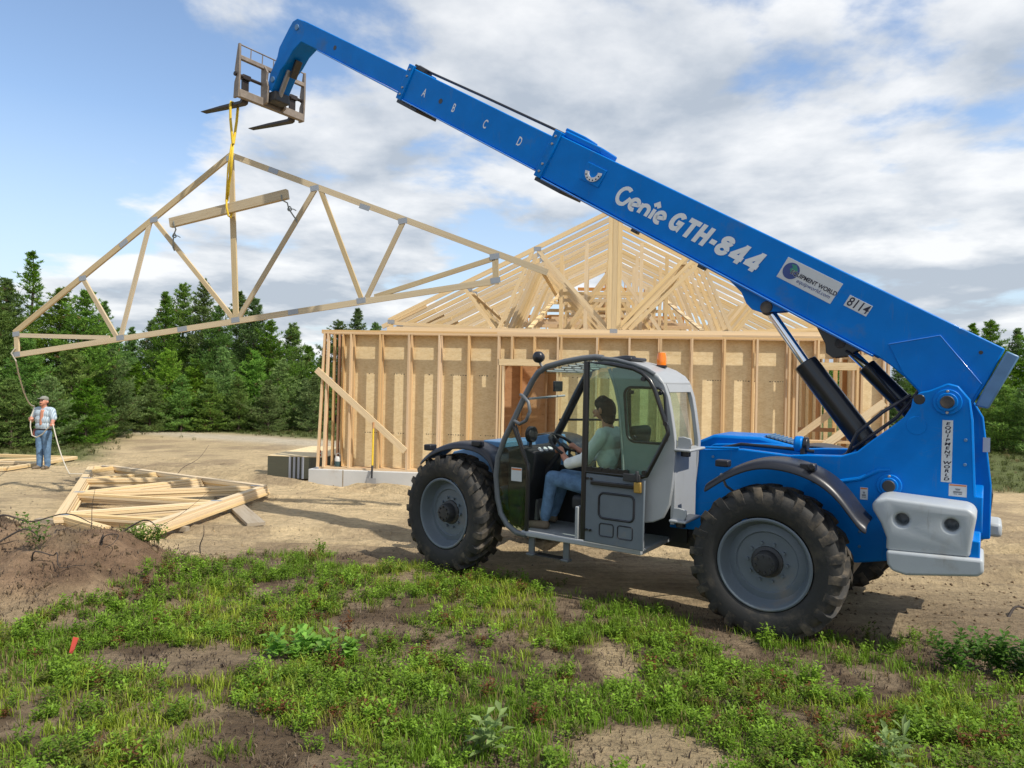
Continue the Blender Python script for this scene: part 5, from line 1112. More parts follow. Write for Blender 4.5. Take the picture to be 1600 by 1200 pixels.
t = empty('ground_truss', (-12, 17, -.1)); tag(t, 'timber truss lying flat on the ground behind the standing worker', 'roof truss')
for k, (a, b) in enumerate((((-13.6, 15.6), (-11.33, 15.95)), ((-11.33, 15.95), (-11.30, 18.5)), ((-14.6, 18.75), (-11.30, 18.5)), ((-13.8, 17.3), (-11.35, 17.1)), ((-13.5, 16.9), (-11.4, 18.3)), ((-13.4, 15.7), (-13.6, 18.6)))):
    for j in range(2): board('chord' if k < 3 else 'web', (a[0] + 12, a[1] - 17, .06 + j * .038), (b[0] + 12, b[1] - 17, .06 + j * .038), .10, .036 - .003 * (k > 2) - .001 * k, 'truss_wood', t)
# ------------------------------------------------------------------ people
def figure(name, prims, mats, voxel=.012, smooth=6, loc=(0, 0, 0), rot=(0, 0, 0)):
    """prims: (label, p0, r0, p1, r1[, squash]) tapered capsules fused into one skin"""
    mb = MB()
    for pr in prims:
        lb, p0, r0, p1, r1 = pr[:5]; sq = pr[5] if len(pr) > 5 else (1, 1, 1)
        p0 = Vector(p0); p1 = Vector(p1); d = p1 - p0; L = max(d.length, 1e-4); t = d / L if d.length > 1e-4 else Vector((0, 0, 1))
        pts = []; rr = []
        for a in (-88, -60, -30, 0): pts.append(p0 + t * r0 * math.sin(R(a))); rr.append(r0 * math.cos(R(a)))
        for a in (0, 30, 60, 88): pts.append(p1 + t * r1 * math.sin(R(a))); rr.append(r1 * math.cos(R(a)))
        b0 = len(mb.v); mb.tube(pts, rr, 14); c = (p0 + p1) / 2
        if sq != (1, 1, 1):
            for i in range(b0, len(mb.v)):
                v = Vector(mb.v[i]) - c; mb.v[i] = tuple(c + Vector((v.x * sq[0], v.y * sq[1], v.z * sq[2])))
    o = link(name, mb.mesh(name), None)
    r = o.modifiers.new('r', 'REMESH'); r.mode = 'VOXEL'; r.voxel_size = voxel
    s = o.modifiers.new('s', 'SMOOTH'); s.factor = .5; s.iterations = smooth
    bpy.context.view_layer.update(); me = bpy.data.meshes.new_from_object(o.evaluated_get(bpy.context.evaluated_depsgraph_get()))
    o.modifiers.clear(); o.data = me; me.materials.clear()
    for m_ in mats: me.materials.append(M[m_])
    n = len(me.polygons); cen = np.empty(n * 3); me.polygons.foreach_get('center', cen); cen = cen.reshape(-1, 3)
    best = np.full(n, 1e9); lab = np.zeros(n, int)
    for pr in prims:
        lb, p0, r0, p1, r1 = pr[:5]; sq = np.array(pr[5] if len(pr) > 5 else (1, 1, 1)); mid = (np.array(p0) + np.array(p1)) / 2
        q = (cen - mid) / sq + mid; a = np.array(p0); d = np.array(p1) - a; L2 = max(d @ d, 1e-8)
        h = np.clip(((q - a) @ d) / L2, 0, 1); dist = np.linalg.norm(q - a - h[:, None] * d, axis=1) - (r0 + (r1 - r0) * h)
        k = dist < best; best[k] = dist[k]; lab[k] = mats.index(lb)
    me.polygons.foreach_set('material_index', lab.astype(np.int32)); me.polygons.foreach_set('use_smooth', [True] * n); me.update()
    o.location = loc; o.rotation_euler = rot; return o
def hand(base, dirv, palm_n, curl=.5, s=1.0):
    """palm and five bent fingers; returns primitives labelled skin"""
    b = Vector(base); d = Vector(dirv).normalized(); n = Vector(palm_n); n = (n - d * n.dot(d)).normalized(); sd = d.cross(n); out = []
    out.append(('skin', b, .026 * s, b + d * .075 * s, .034 * s))
    for i, (o_, l) in enumerate(((-.03, .072), (-.01, .082), (.011, .078), (.03, .06))):
        k0 = b + d * .085 * s + sd * o_ * s; k1 = k0 + (d * math.cos(curl) + n * math.sin(curl)) * l * .55 * s; k2 = k1 + (d * math.cos(curl * 2.4) + n * math.sin(curl * 2.4)) * l * .5 * s
        out += [('skin', k0 - d * .02 * s, .0105 * s, k1, .0095 * s), ('skin', k1, .0095 * s, k2, .0085 * s)]
    t0 = b + d * .03 * s - sd * .028 * s; t1 = t0 + (d * .6 - sd * .55 + n * .5).normalized() * .042 * s; t2 = t1 + (d * .75 + n * .6).normalized() * .035 * s
    out += [('skin', t0, .013 * s, t1, .0115 * s), ('skin', t1, .0115 * s, t2, .0095 * s)]
    return out
# worker: x to his left (image right), y towards camera is -y
W_ = []
def pr(l, p0, r0, p1, r1, sq=None): W_.append((l, p0, r0, p1, r1) if sq is None else (l, p0, r0, p1, r1, sq))
F_ = -1
pr('boot', (-.085, -.02, .05), .045, (-.10, -.16, .035), .04); pr('boot', (.085, .03, .05), .045, (.10, -.11, .035), .04)
pr('jeans', (-.085, 0, .09), .062, (-.085, -.005, .46), .078); pr('jeans', (-.085, -.005, .46), .078, (-.09, 0, .84), .105)
pr('jeans', (.085, .04, .09), .062, (.085, .015, .46), .078); pr('jeans', (.085, .015, .46), .078, (.085, 0, .84), .105)
pr('jeans', (-.05, 0, .87), .12, (.05, 0, .87), .12); pr('belt', (-.06, 0, .935), .125, (.06, 0, .935), .125, (1, 1, .35))
pr('shirt_plaid', (-.05, 0, 1.02), .138, (.05, 0, 1.02), .138); pr('shirt_plaid', (-.06, 0, 1.15), .14, (.06, 0, 1.15), .14)
pr('shirt_plaid', (-.09, .01, 1.29), .125, (.09, .01, 1.29), .125); pr('shirt_plaid', (-.16, .01, 1.38), .075, (.16, .01, 1.38), .075)
pr('skin', (.03, -.115, 1.06), .035, (.045, -.105, 1.36), .042)          # open shirt front
pr('skin', (0, 0, 1.40), .058, (.0, -.015, 1.50), .056)
pr('skin', (0, -.02, 1.575), .082, (0, -.045, 1.55), .074); pr('skin', (0, -.105, 1.575), .014, (0, -.118, 1.555), .016)
pr('skin', (-.085, -.0, 1.56), .018, (-.085, .005, 1.58), .018); pr('skin', (.085, 0, 1.56), .018, (.085, .005, 1.58), .018)
pr('hair', (0, .035, 1.555), .072, (0, .04, 1.52), .06); pr('hair', (-.02, -.108, 1.527), .011, (.02, -.108, 1.527), .011); pr('skin', (-.018, -.102, 1.50), .018, (.018, -.102, 1.50), .018)
pr('hair', (-.032, -.102, 1.595), .009, (-.028, -.104, 1.595), .009); pr('hair', (.032, -.102, 1.595), .009, (.028, -.104, 1.595), .009)
pr('cap', (0, .0, 1.635), .088, (0, -.01, 1.645), .084, (1, 1.08, .8)); pr('cap', (-.035, -.115, 1.645), .04, (.035, -.115, 1.645), .04, (1, 1.4, .28))
# his right arm (image left): elbow out, hand back at the chest holding the line
pr('shirt_plaid', (-.20, .01, 1.37), .072, (-.30, .03, 1.20), .075); pr('skin', (-.31, .02, 1.16), .045, (-.31, -.02, 1.12), .044); pr('skin', (-.31, -.02, 1.12), .044, (-.19, -.20, 1.19), .033)
for q in hand((-.185, -.205, 1.192), (.75, -.45, .15), (.2, .3, -.9), 1.0): W_.append(q)
# his left arm: reaching to image right with the slack line
pr('shirt_plaid', (.20, .01, 1.37), .07, (.265, -.02, 1.20), .07); pr('skin', (.27, -.03, 1.18), .042, (.275, -.05, 1.13), .043); pr('skin', (.275, -.05, 1.13), .043, (.40, -.22, 1.09), .032)
for q in hand((.405, -.23, 1.088), (.75, -.6, .0), (0, 0, -1), 1.0): W_.append(q)
pr('pouch', (-.20, -.02, .90), .045, (-.21, -.02, .80), .055)
wx, wy = -10.9, 16.6; wz = float(ground_h(wx, wy)) - .01
worker = figure('person', W_, ['skin', 'jeans', 'belt', 'shirt_plaid', 'hair', 'cap', 'boot', 'pouch'], .0105, 3, (wx, wy, wz), (0, 0, R(-8)))
tag(worker, 'person in open plaid shirt, jeans and cap holding a rope and looking up', 'person')
# rope from the truss end through his hands to the ground
wm = Matrix.Translation((wx, wy, wz)) @ Matrix.Rotation(R(-8), 4, 'Z')
hR = wm @ Vector((-.12, -.25, 1.20)); hL = wm @ Vector((.48, -.29, 1.08)); te = hp(-4.42, .02, .02)
def cat_(p, q, n, sag): return [p.lerp(q, i / n) - Vector((0, 0, sag * 4 * (i / n) * (1 - i / n))) for i in range(n + 1)]
gz = lambda x, y: float(ground_h(x, y)) + .012
pts = [hp(-4.40, .16, .03), hp(-4.47, .08, .05), te - HV * .08] + cat_(te - HV * .10, wm @ Vector((-.17, -.10, 1.47)), 8, .22)[1:] + [hR]
pts += [wm @ Vector(v) for v in ((-.10, -.28, 1.0), (-.06, -.27, .80), (.06, -.27, .76), (.22, -.29, .84), (.36, -.3, .98))] + [hL]
gx, gy = -9.75, 15.75
pts += cat_(hL, Vector((gx, gy, gz(gx, gy))), 7, .12)[1:]
for x, y in ((-9.3, 15.75), (-8.6, 15.9), (-7.6, 16.1), (-6.6, 15.6), (-6.3, 16.3), (-5.7, 16.9), (-5.2, 16.8)): pts.append(Vector((x, y, gz(x, y))))
mb = MB(); mb.tube(pts, .0125, 7); o = mb.build('tag_line', 'rope', None, smooth=60); tag(o, 'pale tag line rope from the hanging truss through hands to the sand', 'rope')
# driver in the cab (machine coordinates: x forward, y left)
W_ = []
pr('jeans', (-.06, .70, 1.05), .12, (-.06, .84, 1.05), .12); pr('jeans', (.0, .86, 1.08), .105, (.50, .90, 1.14), .078); pr('jeans', (.50, .90, 1.14), .076, (.56, .92, .74), .058)
pr('jeans', (.0, .66, 1.08), .105, (.50, .64, 1.13), .078); pr('jeans', (.50, .64, 1.13), .076, (.62, .64, .74), .058)
pr('boot', (.55, .93, .645), .045, (.73, .95, .632), .040); pr('boot', (.62, .64, .66), .045, (.78, .63, .67), .04)
pr('shirt_driver', (-.12, .71, 1.17), .125, (-.12, .83, 1.17), .125); pr('shirt_driver', (-.12, .71, 1.38), .135, (-.12, .83, 1.38), .135); pr('shirt_driver', (-.10, .70, 1.55), .115, (-.10, .84, 1.55), .115); pr('shirt_driver', (-.08, .60, 1.63), .07, (-.08, .94, 1.63), .07)
pr('skin', (-.07, .77, 1.66), .058, (-.05, .77, 1.78), .055); pr('skin', (-.02, .775, 1.86), .085, (.0, .775, 1.84), .075); pr('skin', (.085, .78, 1.86), .014, (.10, .78, 1.84), .016)
pr('skin', (-.02, .863, 1.85), .018, (-.02, .865, 1.875), .018); pr('skin', (-.02, .687, 1.85), .018, (-.02, .685, 1.875), .018)
pr('hair', (-.04, .775, 1.90), .098, (-.055, .775, 1.86), .095); pr('hair', (-.075, .775, 1.80), .07, (-.075, .775, 1.78), .065); pr('hair', (.03, .775, 1.935), .06, (.0, .775, 1.95), .07)
pr('skin', (.088, .76, 1.80), .012, (.088, .79, 1.80), .012)
pr('shirt_driver', (-.08, .96, 1.60), .07, (.06, 1.02, 1.38), .068); pr('shirt_driver', (.06, 1.02, 1.38), .066, (.28, .95, 1.31), .056); pr('skin', (.28, .95, 1.31), .042, (.36, .92, 1.38), .033)
for q in hand((.365, .915, 1.39), (.55, -.25, .6), (.5, .1, -.6), 1.0): W_.append(q)
pr('shirt_driver', (-.08, .58, 1.60), .07, (.08, .53, 1.38), .066); pr('shirt_driver', (.08, .53, 1.38), .064, (.26, .57, 1.36), .05); pr('skin', (.26, .57, 1.36), .042, (.36, .60, 1.42), .033)
for q in hand((.365, .605, 1.425), (.7, .1, .4), (.3, 0, -.8), 1.0): W_.append(q)
driver = figure('person', W_, ['skin', 'jeans', 'shirt_driver', 'hair', 'boot'], .0105, 3)
driver.matrix_world = tm
driver.location = tele.location; driver.rotation_euler = tele.rotation_euler
tag(driver, 'person in pale shirt and jeans sitting at the wheel inside the cab', 'person')

# ------------------------------------------------------------------ trees
def conifer(seed, H, Rad, whorl=.30, droop=.1, open_=1.0, base=.05):
    rg = np.random.default_rng(seed); tv = []; tf = []; tc = []; tr = MB()
    trunk = [(0.06 * H * .1 * math.sin(i * .9 + seed), .05 * H * .1 * math.cos(i * 1.3), H * i / 8) for i in range(9)]
    tr.tube(trunk, [max(.012, .016 * H * (1 - i / 8.3)) for i in range(9)], 7)
    segs = []          # (pos, dir, size)
    z = base * H + .1
    while z < H * .985:
        f = z / H; nb = rg.integers(5, 8); ph = rg.uniform(0, 6.28)
        prof = (1 - f) ** .78 * (1 - .35 * math.exp(-f * 9)) + .03
        for b in range(nb):
            L = Rad * prof * rg.uniform(.5, 1.2) * (.72 + .5 * math.sin(2 * (ph + b * 6.283 / nb) + z * 1.3 + seed) * math.sin(z * 2.1 + seed * 2) + .15)
            if rg.random() < .12: L *= .4
            a = ph + b * 6.283 / nb + rg.uniform(-.35, .35); up = -droop + .75 * f + rg.uniform(-.15, .2)
            d = np.array([math.cos(a), math.sin(a), up]); d /= np.linalg.norm(d)
            p = np.array([0, 0, z + rg.uniform(-.1, .1)]); n = max(3, int(L / .16)); pts = [p.copy()]
            for i in range(n):
                d = d + np.array([rg.uniform(-.1, .1), rg.uniform(-.1, .1), .06 + rg.uniform(-.06, .06)]); d /= np.linalg.norm(d); p = p + d * L / n; pts.append(p.copy())
                fr = (i + 1) / n
                if fr > .22:
                    segs.append((p.copy(), d.copy(), .55 + .45 * min(1, (1 - f) * 4)))
                    for s in (-1, 1):
                        if rg.random() < .9 * open_:
                            l2 = (.40 * L * (1.1 - fr) + .12 * (1.05 - f) ** .5) * rg.uniform(.6, 1.2); sd = np.cross(d, [0, 0, 1.]); sd /= np.linalg.norm(sd) + 1e-6
                            d2 = d * .65 + sd * s * .85 + np.array([0, 0, rg.uniform(.0, .35)]); d2 /= np.linalg.norm(d2); m = max(1, int(l2 / .13))
                            for j in range(m): segs.append((p + d2 * l2 * (j + 1) / m + np.array([0, 0, .05 * (j / m) ** 2]), d2, (.55 + .45 * min(1, (1 - f) * 4)) * .9))
            tr.tube(pts, [max(.006, .018 * L * (1 - i / (n + .5))) for i in range(n + 1)], 4, cap=False)
        z += whorl * rg.uniform(.75, 1.25) * (1 - .45 * f)
    P = np.array([s[0] for s in segs]); D = np.array([s[1] for s in segs]); S = np.array([s[2] for s in segs]); n = len(P); K = 8
    P = np.repeat(P, K, 0); D = np.repeat(D, K, 0); S = np.repeat(S, K); N = len(P)
    r = rg.normal(size=(N, 3)); nd = D * .75 + r * .62 + np.array([0, 0, .32]); nd /= np.linalg.norm(nd, axis=1)[:, None]
    sd = np.cross(nd, rg.normal(size=(N, 3))); sd /= np.linalg.norm(sd, axis=1)[:, None] + 1e-6
    ln = (rg.uniform(.10, .20, N) * S)[:, None]; w = rg.uniform(.013, .024, N)[:, None]; b = P + rg.normal(size=(N, 3)) * .025
    V = np.stack([b - sd * w, b + sd * w, b + nd * ln], 1).reshape(-1, 3); Fc = np.arange(N * 3).reshape(-1, 3)
    g = np.repeat(rg.uniform(0, 1, n), K); tip = rg.uniform(0, 1, N)
    c0 = np.array((.045, .092, .018)); c1 = np.array((.120, .210, .036)); c2 = np.array((.18, .28, .05)); brn = np.array((.11, .075, .03))
    br_ = 1.55 if H < 6 else 1.2; c0, c1, c2 = c0 * br_, c1 * br_, c2 * br_
    c = c0 + (c1 - c0) * (.65 * g + .35 * tip)[:, None]; c = c + (c2 - c) * (.6 * (g > .82) * tip)[:, None]; c[(g < .02)] = brn
    return V, Fc, np.repeat(c, 3, 0), tr
TREEV = []
for sd, H, Rd, wh, dr, op, bs in ((1, 7, 2.0, .30, .05, 1.0, .03), (2, 7.5, 1.7, .30, .0, .95, .05), (3, 5, 1.9, .27, .0, 1.0, .01), (4, 4.2, 1.7, .26, -.05, 1.0, .0), (5, 8, 1.9, .42, .05, .75, .10)):
    V_, F_c, C_, tr_ = conifer(sd, H, Rd, wh, dr, op, bs)
    o = np_mesh('crown', V_, F_c, 'needle', C_); cm = o.data; bpy.data.objects.remove(o)
    tm_ = tr_.mesh('trunk', 60); tm_.materials.append(M['bark']); TREEV.append((cm, tm_, H))
def px_ray(px, py):
    dx, dy = px - 800, py - 600; cr, sr = math.cos(.0219), math.sin(.0219); ux = dx * cr + dy * sr; uy = -dx * sr + dy * cr
    return ux / 1111, -uy / 1111 + .0038
TREES = [  # (x, y, height, variant)
]
rt_ = random.Random(8)
def plan(px, top, Y, v):
    a, b = px_ray(px, top); X = a * Y; TREES.append((X, Y, 2.075 + b * Y - float(ground_h(X, Y)), v))
for q in ((-45, 405, 27, 1), (-15, 425, 25, 0), (18, 436, 27.5, 1), (55, 391, 29, 4), (92, 446, 27, 0), (130, 448, 26, 0), (160, 470, 28.5, 1), (45, 520, 23.5, 2), (112, 535, 24.5, 3), (-25, 540, 22.5, 2), (172, 545, 26.5, 2),
          (205, 510, 33, 1), (235, 498, 35, 0), (262, 455, 33, 1), (290, 440, 35, 0), (316, 436, 33.5, 1), (345, 474, 32, 0), (374, 456, 36, 1), (398, 462, 34, 0), (425, 497, 33, 0), (455, 506, 35, 2), (482, 540, 36, 3), (505, 556, 38, 2),
          (215, 560, 30.5, 3), (262, 545, 31, 2), (308, 560, 31, 3), (352, 540, 31.2, 2), (400, 548, 32, 3), (440, 560, 32, 2), (475, 590, 32.5, 3), (492, 585, 31, 3), (235, 590, 29.5, 3), (285, 585, 30, 2), (330, 590, 30, 3), (375, 588, 30.5, 2), (420, 592, 30.5, 3), (135, 590, 23.5, 3), (75, 585, 22.5, 2), (20, 590, 22, 3), (-30, 585, 21.5, 3),
          (528, 498, 38, 0), (556, 482, 40, 1), (588, 502, 41, 0), (650, 535, 48, 0), (720, 545, 50, 1),
          (1378, 590, 40, 0), (1405, 560, 36, 1), (1432, 552, 38, 0), (1465, 545, 36, 1), (1496, 520, 33, 0), (1522, 505, 35, 1), (1552, 498, 32, 0), (1585, 512, 34, 1), (1615, 505, 32, 0), (1650, 520, 33, 1), (1530, 585, 28, 3), (1570, 600, 27, 2), (1610, 590, 26, 3), (1480, 600, 30, 2)): plan(*q)
def place_tree(X, Y, Hh, v, label):
    cm, tm2, H = TREEV[v]; s = Hh / H; t = empty('pine_tree', (X, Y, float(ground_h(X, Y)) - .05), (rt_.uniform(-.03, .03), rt_.uniform(-.03, .03), rt_.uniform(0, 6.28)))
    k = 1.0 + rt_.uniform(-.08, .12); wdt = s ** .75 * k * (1.22 if v < 2 else 1.1); t.scale = (wdt, wdt, s)
    a = bpy.data.objects.new('crown', cm); COL.objects.link(a); a.parent = t
    b = bpy.data.objects.new('trunk', tm2); COL.objects.link(b); b.parent = t
    return t
order = sorted(range(len(TREES)), key=lambda i: TREES[i][0] / TREES[i][1])
kinds = ('full dark green pine', 'slender dark green pine', 'bushy young pine', 'low bushy pine sapling', 'tall thin open pine')
words = 'first second third fourth fifth sixth seventh eighth ninth tenth eleventh twelfth thirteenth fourteenth fifteenth sixteenth seventeenth eighteenth nineteenth twentieth'.split()
from_left_a, from_left_b, from_left_c = 'behind the worker', 'behind the house', 'beyond the boom'
left = [i for i in order if TREES[i][0] / TREES[i][1] < -.24]; mid_ = [i for i in order if -.24 <= TREES[i][0] / TREES[i][1] < .3]; right_ = [i for i in order if TREES[i][0] / TREES[i][1] >= .3]
for lst, where, grp in ((left, from_left_a, 'pines behind the worker'), (mid_, from_left_b, 'pines behind the house'), (right_, from_left_c, 'pines on the right')):
    cnt = {}
    for i in lst:
        X, Y, Hh, v = TREES[i]; cnt[v] = cnt.get(v, 0) + 1
        tag(place_tree(X, Y, Hh, v, ''), '%s, %s of its kind from left %s' % (kinds[v], words[cnt[v] - 1], where), 'tree', grp)
# a mass of far trees closing the horizon
def far_wood():
    rg = np.random.default_rng(5); Vs = []; Fs = []; Cs = []; base = 0
    src = []
    for v in (0, 1):
        me = TREEV[v][0]; n = len(me.vertices); co = np.empty(n * 3); me.vertices.foreach_get('co', co); co = co.reshape(-1, 3, 3)
        col = np.empty(n * 4); me.attributes['tint'].data.foreach_get('color', col); col = col.reshape(-1, 3, 4)[:, 0, :3]; k = rg.random(len(co)) < .12
        src.append((co[k], col[k], TREEV[v][2]))
    for i in range(64):
        a = R(rg.uniform(42, 138)); d = rg.uniform(58, 90); X, Y = d * math.cos(a), d * math.sin(a)
        co, col, H = src[i % 2]; h_ = rg.uniform(4.0, 6.3) * (1 if abs(X / Y) > .3 else .75); s = h_ / H
        cen = co.mean(1, keepdims=True); q = (co - cen) * 3.0 + cen
        q = q * s * np.array([1.5, 1.5, 1.0]) + np.array([X, Y, -.1]); Vs.append(q.reshape(-1, 3)); Fs.append(np.arange(len(q) * 3).reshape(-1, 3) + base); base += len(q) * 3; Cs.append(np.repeat(col * 1.1, 3, 0))
    o = np_mesh('distant_wood', np.concatenate(Vs), np.concatenate(Fs), 'needle', np.concatenate(Cs)); tag(o, 'far off dark green wood along the horizon', 'wood', kind='stuff')
far_wood()
# ------------------------------------------------------------------ foreground plants
def blade_proto(rg, n, h, spread, wd):
    V = []; Fa = []; C = []
    for i in range(n):
        a = rg.uniform(0, 6.28); b = np.array([rg.normal() * spread, rg.normal() * spread, 0]); hh = h * rg.uniform(.5, 1.15); ln = rg.uniform(.15, .7) * hh
        d = np.array([math.cos(a), math.sin(a), 0]); s = np.array([-d[1], d[0], 0]) * wd * rg.uniform(.7, 1.3); k = len(V)
        V += [b - s, b + s, b + d * ln * .3 + [0, 0, hh * .6] - s * .8, b + d * ln * .3 + [0, 0, hh * .6] + s * .8, b + d * ln + [0, 0, hh * rg.uniform(.75, 1)]]
        Fa += [(k, k + 1, k + 3), (k, k + 3, k + 2), (k + 2, k + 3, k + 4)]; t = rg.uniform(.75, 1.25); C += [t * .8, t * .8, t, t, t * 1.15]
    return np.array(V), np.array(Fa), np.array(C)
def herb_proto(rg, stems, leaves, h, lw, ll):
    V = []; Fa = []; C = []
    for i in range(stems):
        a = rg.uniform(0, 6.28); lean = rg.uniform(.05, .6); hh = h * rg.uniform(.55, 1.15); b = np.array([rg.normal() * .03, rg.normal() * .03, 0]); d = np.array([math.cos(a) * lean, math.sin(a) * lean, 1.0]); d /= np.linalg.norm(d)
        s = np.array([-math.sin(a), math.cos(a), 0]) * .0025; k = len(V); V += [b - s, b + s, b + d * hh]; Fa.append((k, k + 1, k + 2)); C += [.5, .5, .6]
        for j in range(leaves):
            f = (j + 1) / leaves; p = b + d * hh * (.2 + .8 * f); la = a + j * 2.4 + rg.uniform(-.5, .5); el = rg.uniform(-.1, .9); e = np.array([math.cos(la) * math.cos(el), math.sin(la) * math.cos(el), math.sin(el)])
            w = np.cross(e, [0, 0, 1.]); w = w / (np.linalg.norm(w) + 1e-6) * lw * rg.uniform(.7, 1.2); L = ll * rg.uniform(.7, 1.25); up = np.array([0, 0, .15 * L]); k = len(V)
            V += [p, p + e * L * .5 - w + up, p + e * L, p + e * L * .5 + w + up]; Fa += [(k, k + 1, k + 2), (k, k + 2, k + 3)]; t = rg.uniform(.7, 1.35); C += [t * .85, t, t * 1.1, t]
    return np.array(V), np.array(Fa), np.array(C)
def scatter(name, protos, pos, scale, cols, label, cat, rg):
    Vs = []; Fs = []; Cs = []; base = 0
    pick = rg.integers(0, len(protos), len(pos)); ang = rg.uniform(0, 6.28, len(pos))
    for k, (V, Fa, C) in enumerate(protos):
        idx = np.where(pick == k)[0]
        if not len(idx): continue
        c, s = np.cos(ang[idx])[:, None], np.sin(ang[idx])[:, None]; sc = scale[idx][:, None]
        x = (V[None, :, 0] * c - V[None, :, 1] * s) * sc + pos[idx, 0:1]; y = (V[None, :, 0] * s + V[None, :, 1] * c) * sc + pos[idx, 1:2]; z = V[None, :, 2] * sc + pos[idx, 2:3]
        Vs.append(np.stack([x, y, z], 2).reshape(-1, 3)); n = len(V)
        Fs.append((Fa[None] + (np.arange(len(idx)) * n)[:, None, None]).reshape(-1, 3) + base); base += n * len(idx)
        Cs.append((cols[idx][:, None, :] * C[None, :, None]).reshape(-1, 3))
    o = np_mesh(name, np.concatenate(Vs), np.concatenate(Fs), 'leaf', np.clip(np.concatenate(Cs), 0, 1)); tag(o, label, cat, kind='stuff'); return o
rg = np.random.default_rng(12)
def sample(n, x0, x1, y0, y1, fn):
    # denser close to the camera
    u = rg.random(n); y = y0 + (y1 - y0) * u ** 1.25; x = rg.uniform(x0, x1, n); k = (np.abs(x) < y * .86 + .6) & (rg.random(n) < fn(x, y)); return x[k], y[k]
gp = [blade_proto(rg, 16, .105, .034, .0032) for _ in range(8)]; hpz = [herb_proto(rg, 7, 7, .085, .008, .027) for _ in range(8)]; sp2 = [herb_proto(rg, 5, 10, .15, .009, .033) for _ in range(6)]
def clumps(x, y, seed, lo, hi, sc=1.1): return sstep(lo, hi, fbm(x * sc, y * sc, seed, 3))
x, y = sample(34000, -8, 7, 3.4, 9.2, lambda x, y: veg_mask(x, y) * (.35 + .65 * clumps(x, y, 91, .38, .6)))
yel = fbm(x * .9, y * .9, 95, 3)[:, None]; col = np.array((.18, .31, .025)) + (np.array((.33, .41, .045)) - np.array((.18, .31, .025))) * sstep(.35, .65, yel)
dryk = rg.random(len(x)) < .13; col[dryk] = (.26, .20, .085)
scatter('grass', gp, np.stack([x, y, ground_h(x, y) - .01], 1), rg.uniform(.45, 1.15, len(x)), col * rg.uniform(.75, 1.2, (len(x), 1)), 'short green grass growing across the foreground', 'grass', rg)
x, y = sample(16000, -8, 7, 3.4, 9.2, lambda x, y: veg_mask(x, y) * (.22 + .78 * clumps(x, y, 93, .40, .56, 1.4)))
col = np.array((.165, .275, .028)) * rg.uniform(.7, 1.5, (len(x), 1)); rk = rg.random(len(x)); col[rk < .06] = (.17, .075, .03); col[(rk > .06) & (rk < .16)] = (.13, .155, .03)
scatter('low_shrubs', hpz + sp2, np.stack([x, y, ground_h(x, y) - .01], 1), rg.uniform(.5, 1.15, len(x)), col, 'low leafy shrubs mixed through the foreground grass', 'shrubs', rg)
# sparse dry litter and twigs on bare soil
x, y = sample(9000, -8, 7, 3.4, 8.8, lambda x, y: (1 - veg_mask(x, y)) * ((y < np.interp(x, VEG_X, VEG_Y) + .25) | ((x < -3.3) & (y < 8.3))))
col = np.where(rg.random((len(x), 1)) < .5, np.array([[.20, .15, .10]]), np.array([[.07, .05, .04]])) * rg.uniform(.7, 1.3, (len(x), 1))
lp = [blade_proto(rg, 9, .035, .05, .002) for _ in range(4)]
for V, Fa, C in lp: V[:, 0:2] *= 1.8
scatter('dry_litter', lp, np.stack([x, y, ground_h(x, y)], 1), rg.uniform(.5, 1.3, len(x)), col, 'dry twigs and dead grass littering the bare soil', 'litter', rg)
# weeds by the woods and the verge on the right
x = np.concatenate([rg.uniform(-30, -2, 5200), rg.uniform(8, 34, 4200)]); y = np.concatenate([rg.uniform(19, 38, 5200), rg.uniform(14.5, 34, 4200)])
fg_, _ = far_grass(x, y); k = rg.random(len(x)) < fg_; x, y = x[k], y[k]
col = np.array((.10, .125, .03)) * rg.uniform(.6, 1.3, (len(x), 1)); rk = rg.random(len(x)); col[rk < .12] = (.22, .17, .08)
scatter('verge_weeds', gp + hpz, np.stack([x, y, ground_h(x, y) - .02], 1), rg.uniform(.7, 2.0, len(x)), col, 'rough weeds and grass along the wood edge', 'weeds', rg)
# single plants
def leafy(name, x, y, label, cat, stems, leaves, h, lw, ll, col, seed, spread=.0, n=1):
    r2 = np.random.default_rng(seed); V0 = []; F0 = []; C0 = []; b = 0
    for i in range(n):
        V, Fa, C = herb_proto(r2, stems, leaves, h, lw, ll); V = V + np.array([r2.normal() * spread, r2.normal() * spread * .5, 0]); V0.append(V); F0.append(Fa + b); b += len(V); C0.append(C)
    V = np.concatenate(V0); C = np.concatenate(C0); o = np_mesh(name, V, np.concatenate(F0), 'leaf', np.clip(np.array(col)[None] * C[:, None], 0, 1)); o.location = (x, y, float(ground_h(x, y)) - .01); tag(o, label, cat); return o
leafy('leafy_plant', -1.55, 5.42, 'bright green broad leaved plant beside the bare soil patch', 'plant', 5, 9, .20, .030, .075, (.22, .42, .07), 3, .17, 5)
leafy('leafy_plant', -.25, 3.98, 'pale green upright leafy plant at the bottom edge of the photo', 'plant', 3, 7, .26, .018, .10, (.26, .36, .13), 4, .10, 2)
leafy('mound_weed', -4.5, 6.75, 'single tall green weed growing on the near face of the mound', 'weed', 3, 12, .36, .016, .05, (.11, .20, .035), 6, .03, 2)
leafy('leafy_plant', 2.2, 3.95, 'pale green leafy plant in the bottom right grass', 'plant', 3, 7, .24, .016, .10, (.26, .36, .13), 7, .06, 2)
for k, (px_, py_, h_) in enumerate(((-.92, 7.90, .17), (-.72, 7.80, .15), (-.46, 7.72, .20))):
    leafy('sprout', px_, py_, ('leftmost', 'middle', 'rightmost')[k] + ' of three yellowish sprouts before the front wheel', 'sprout', 3, 8, h_, .010, .035, (.16, .18, .035), 20 + k)
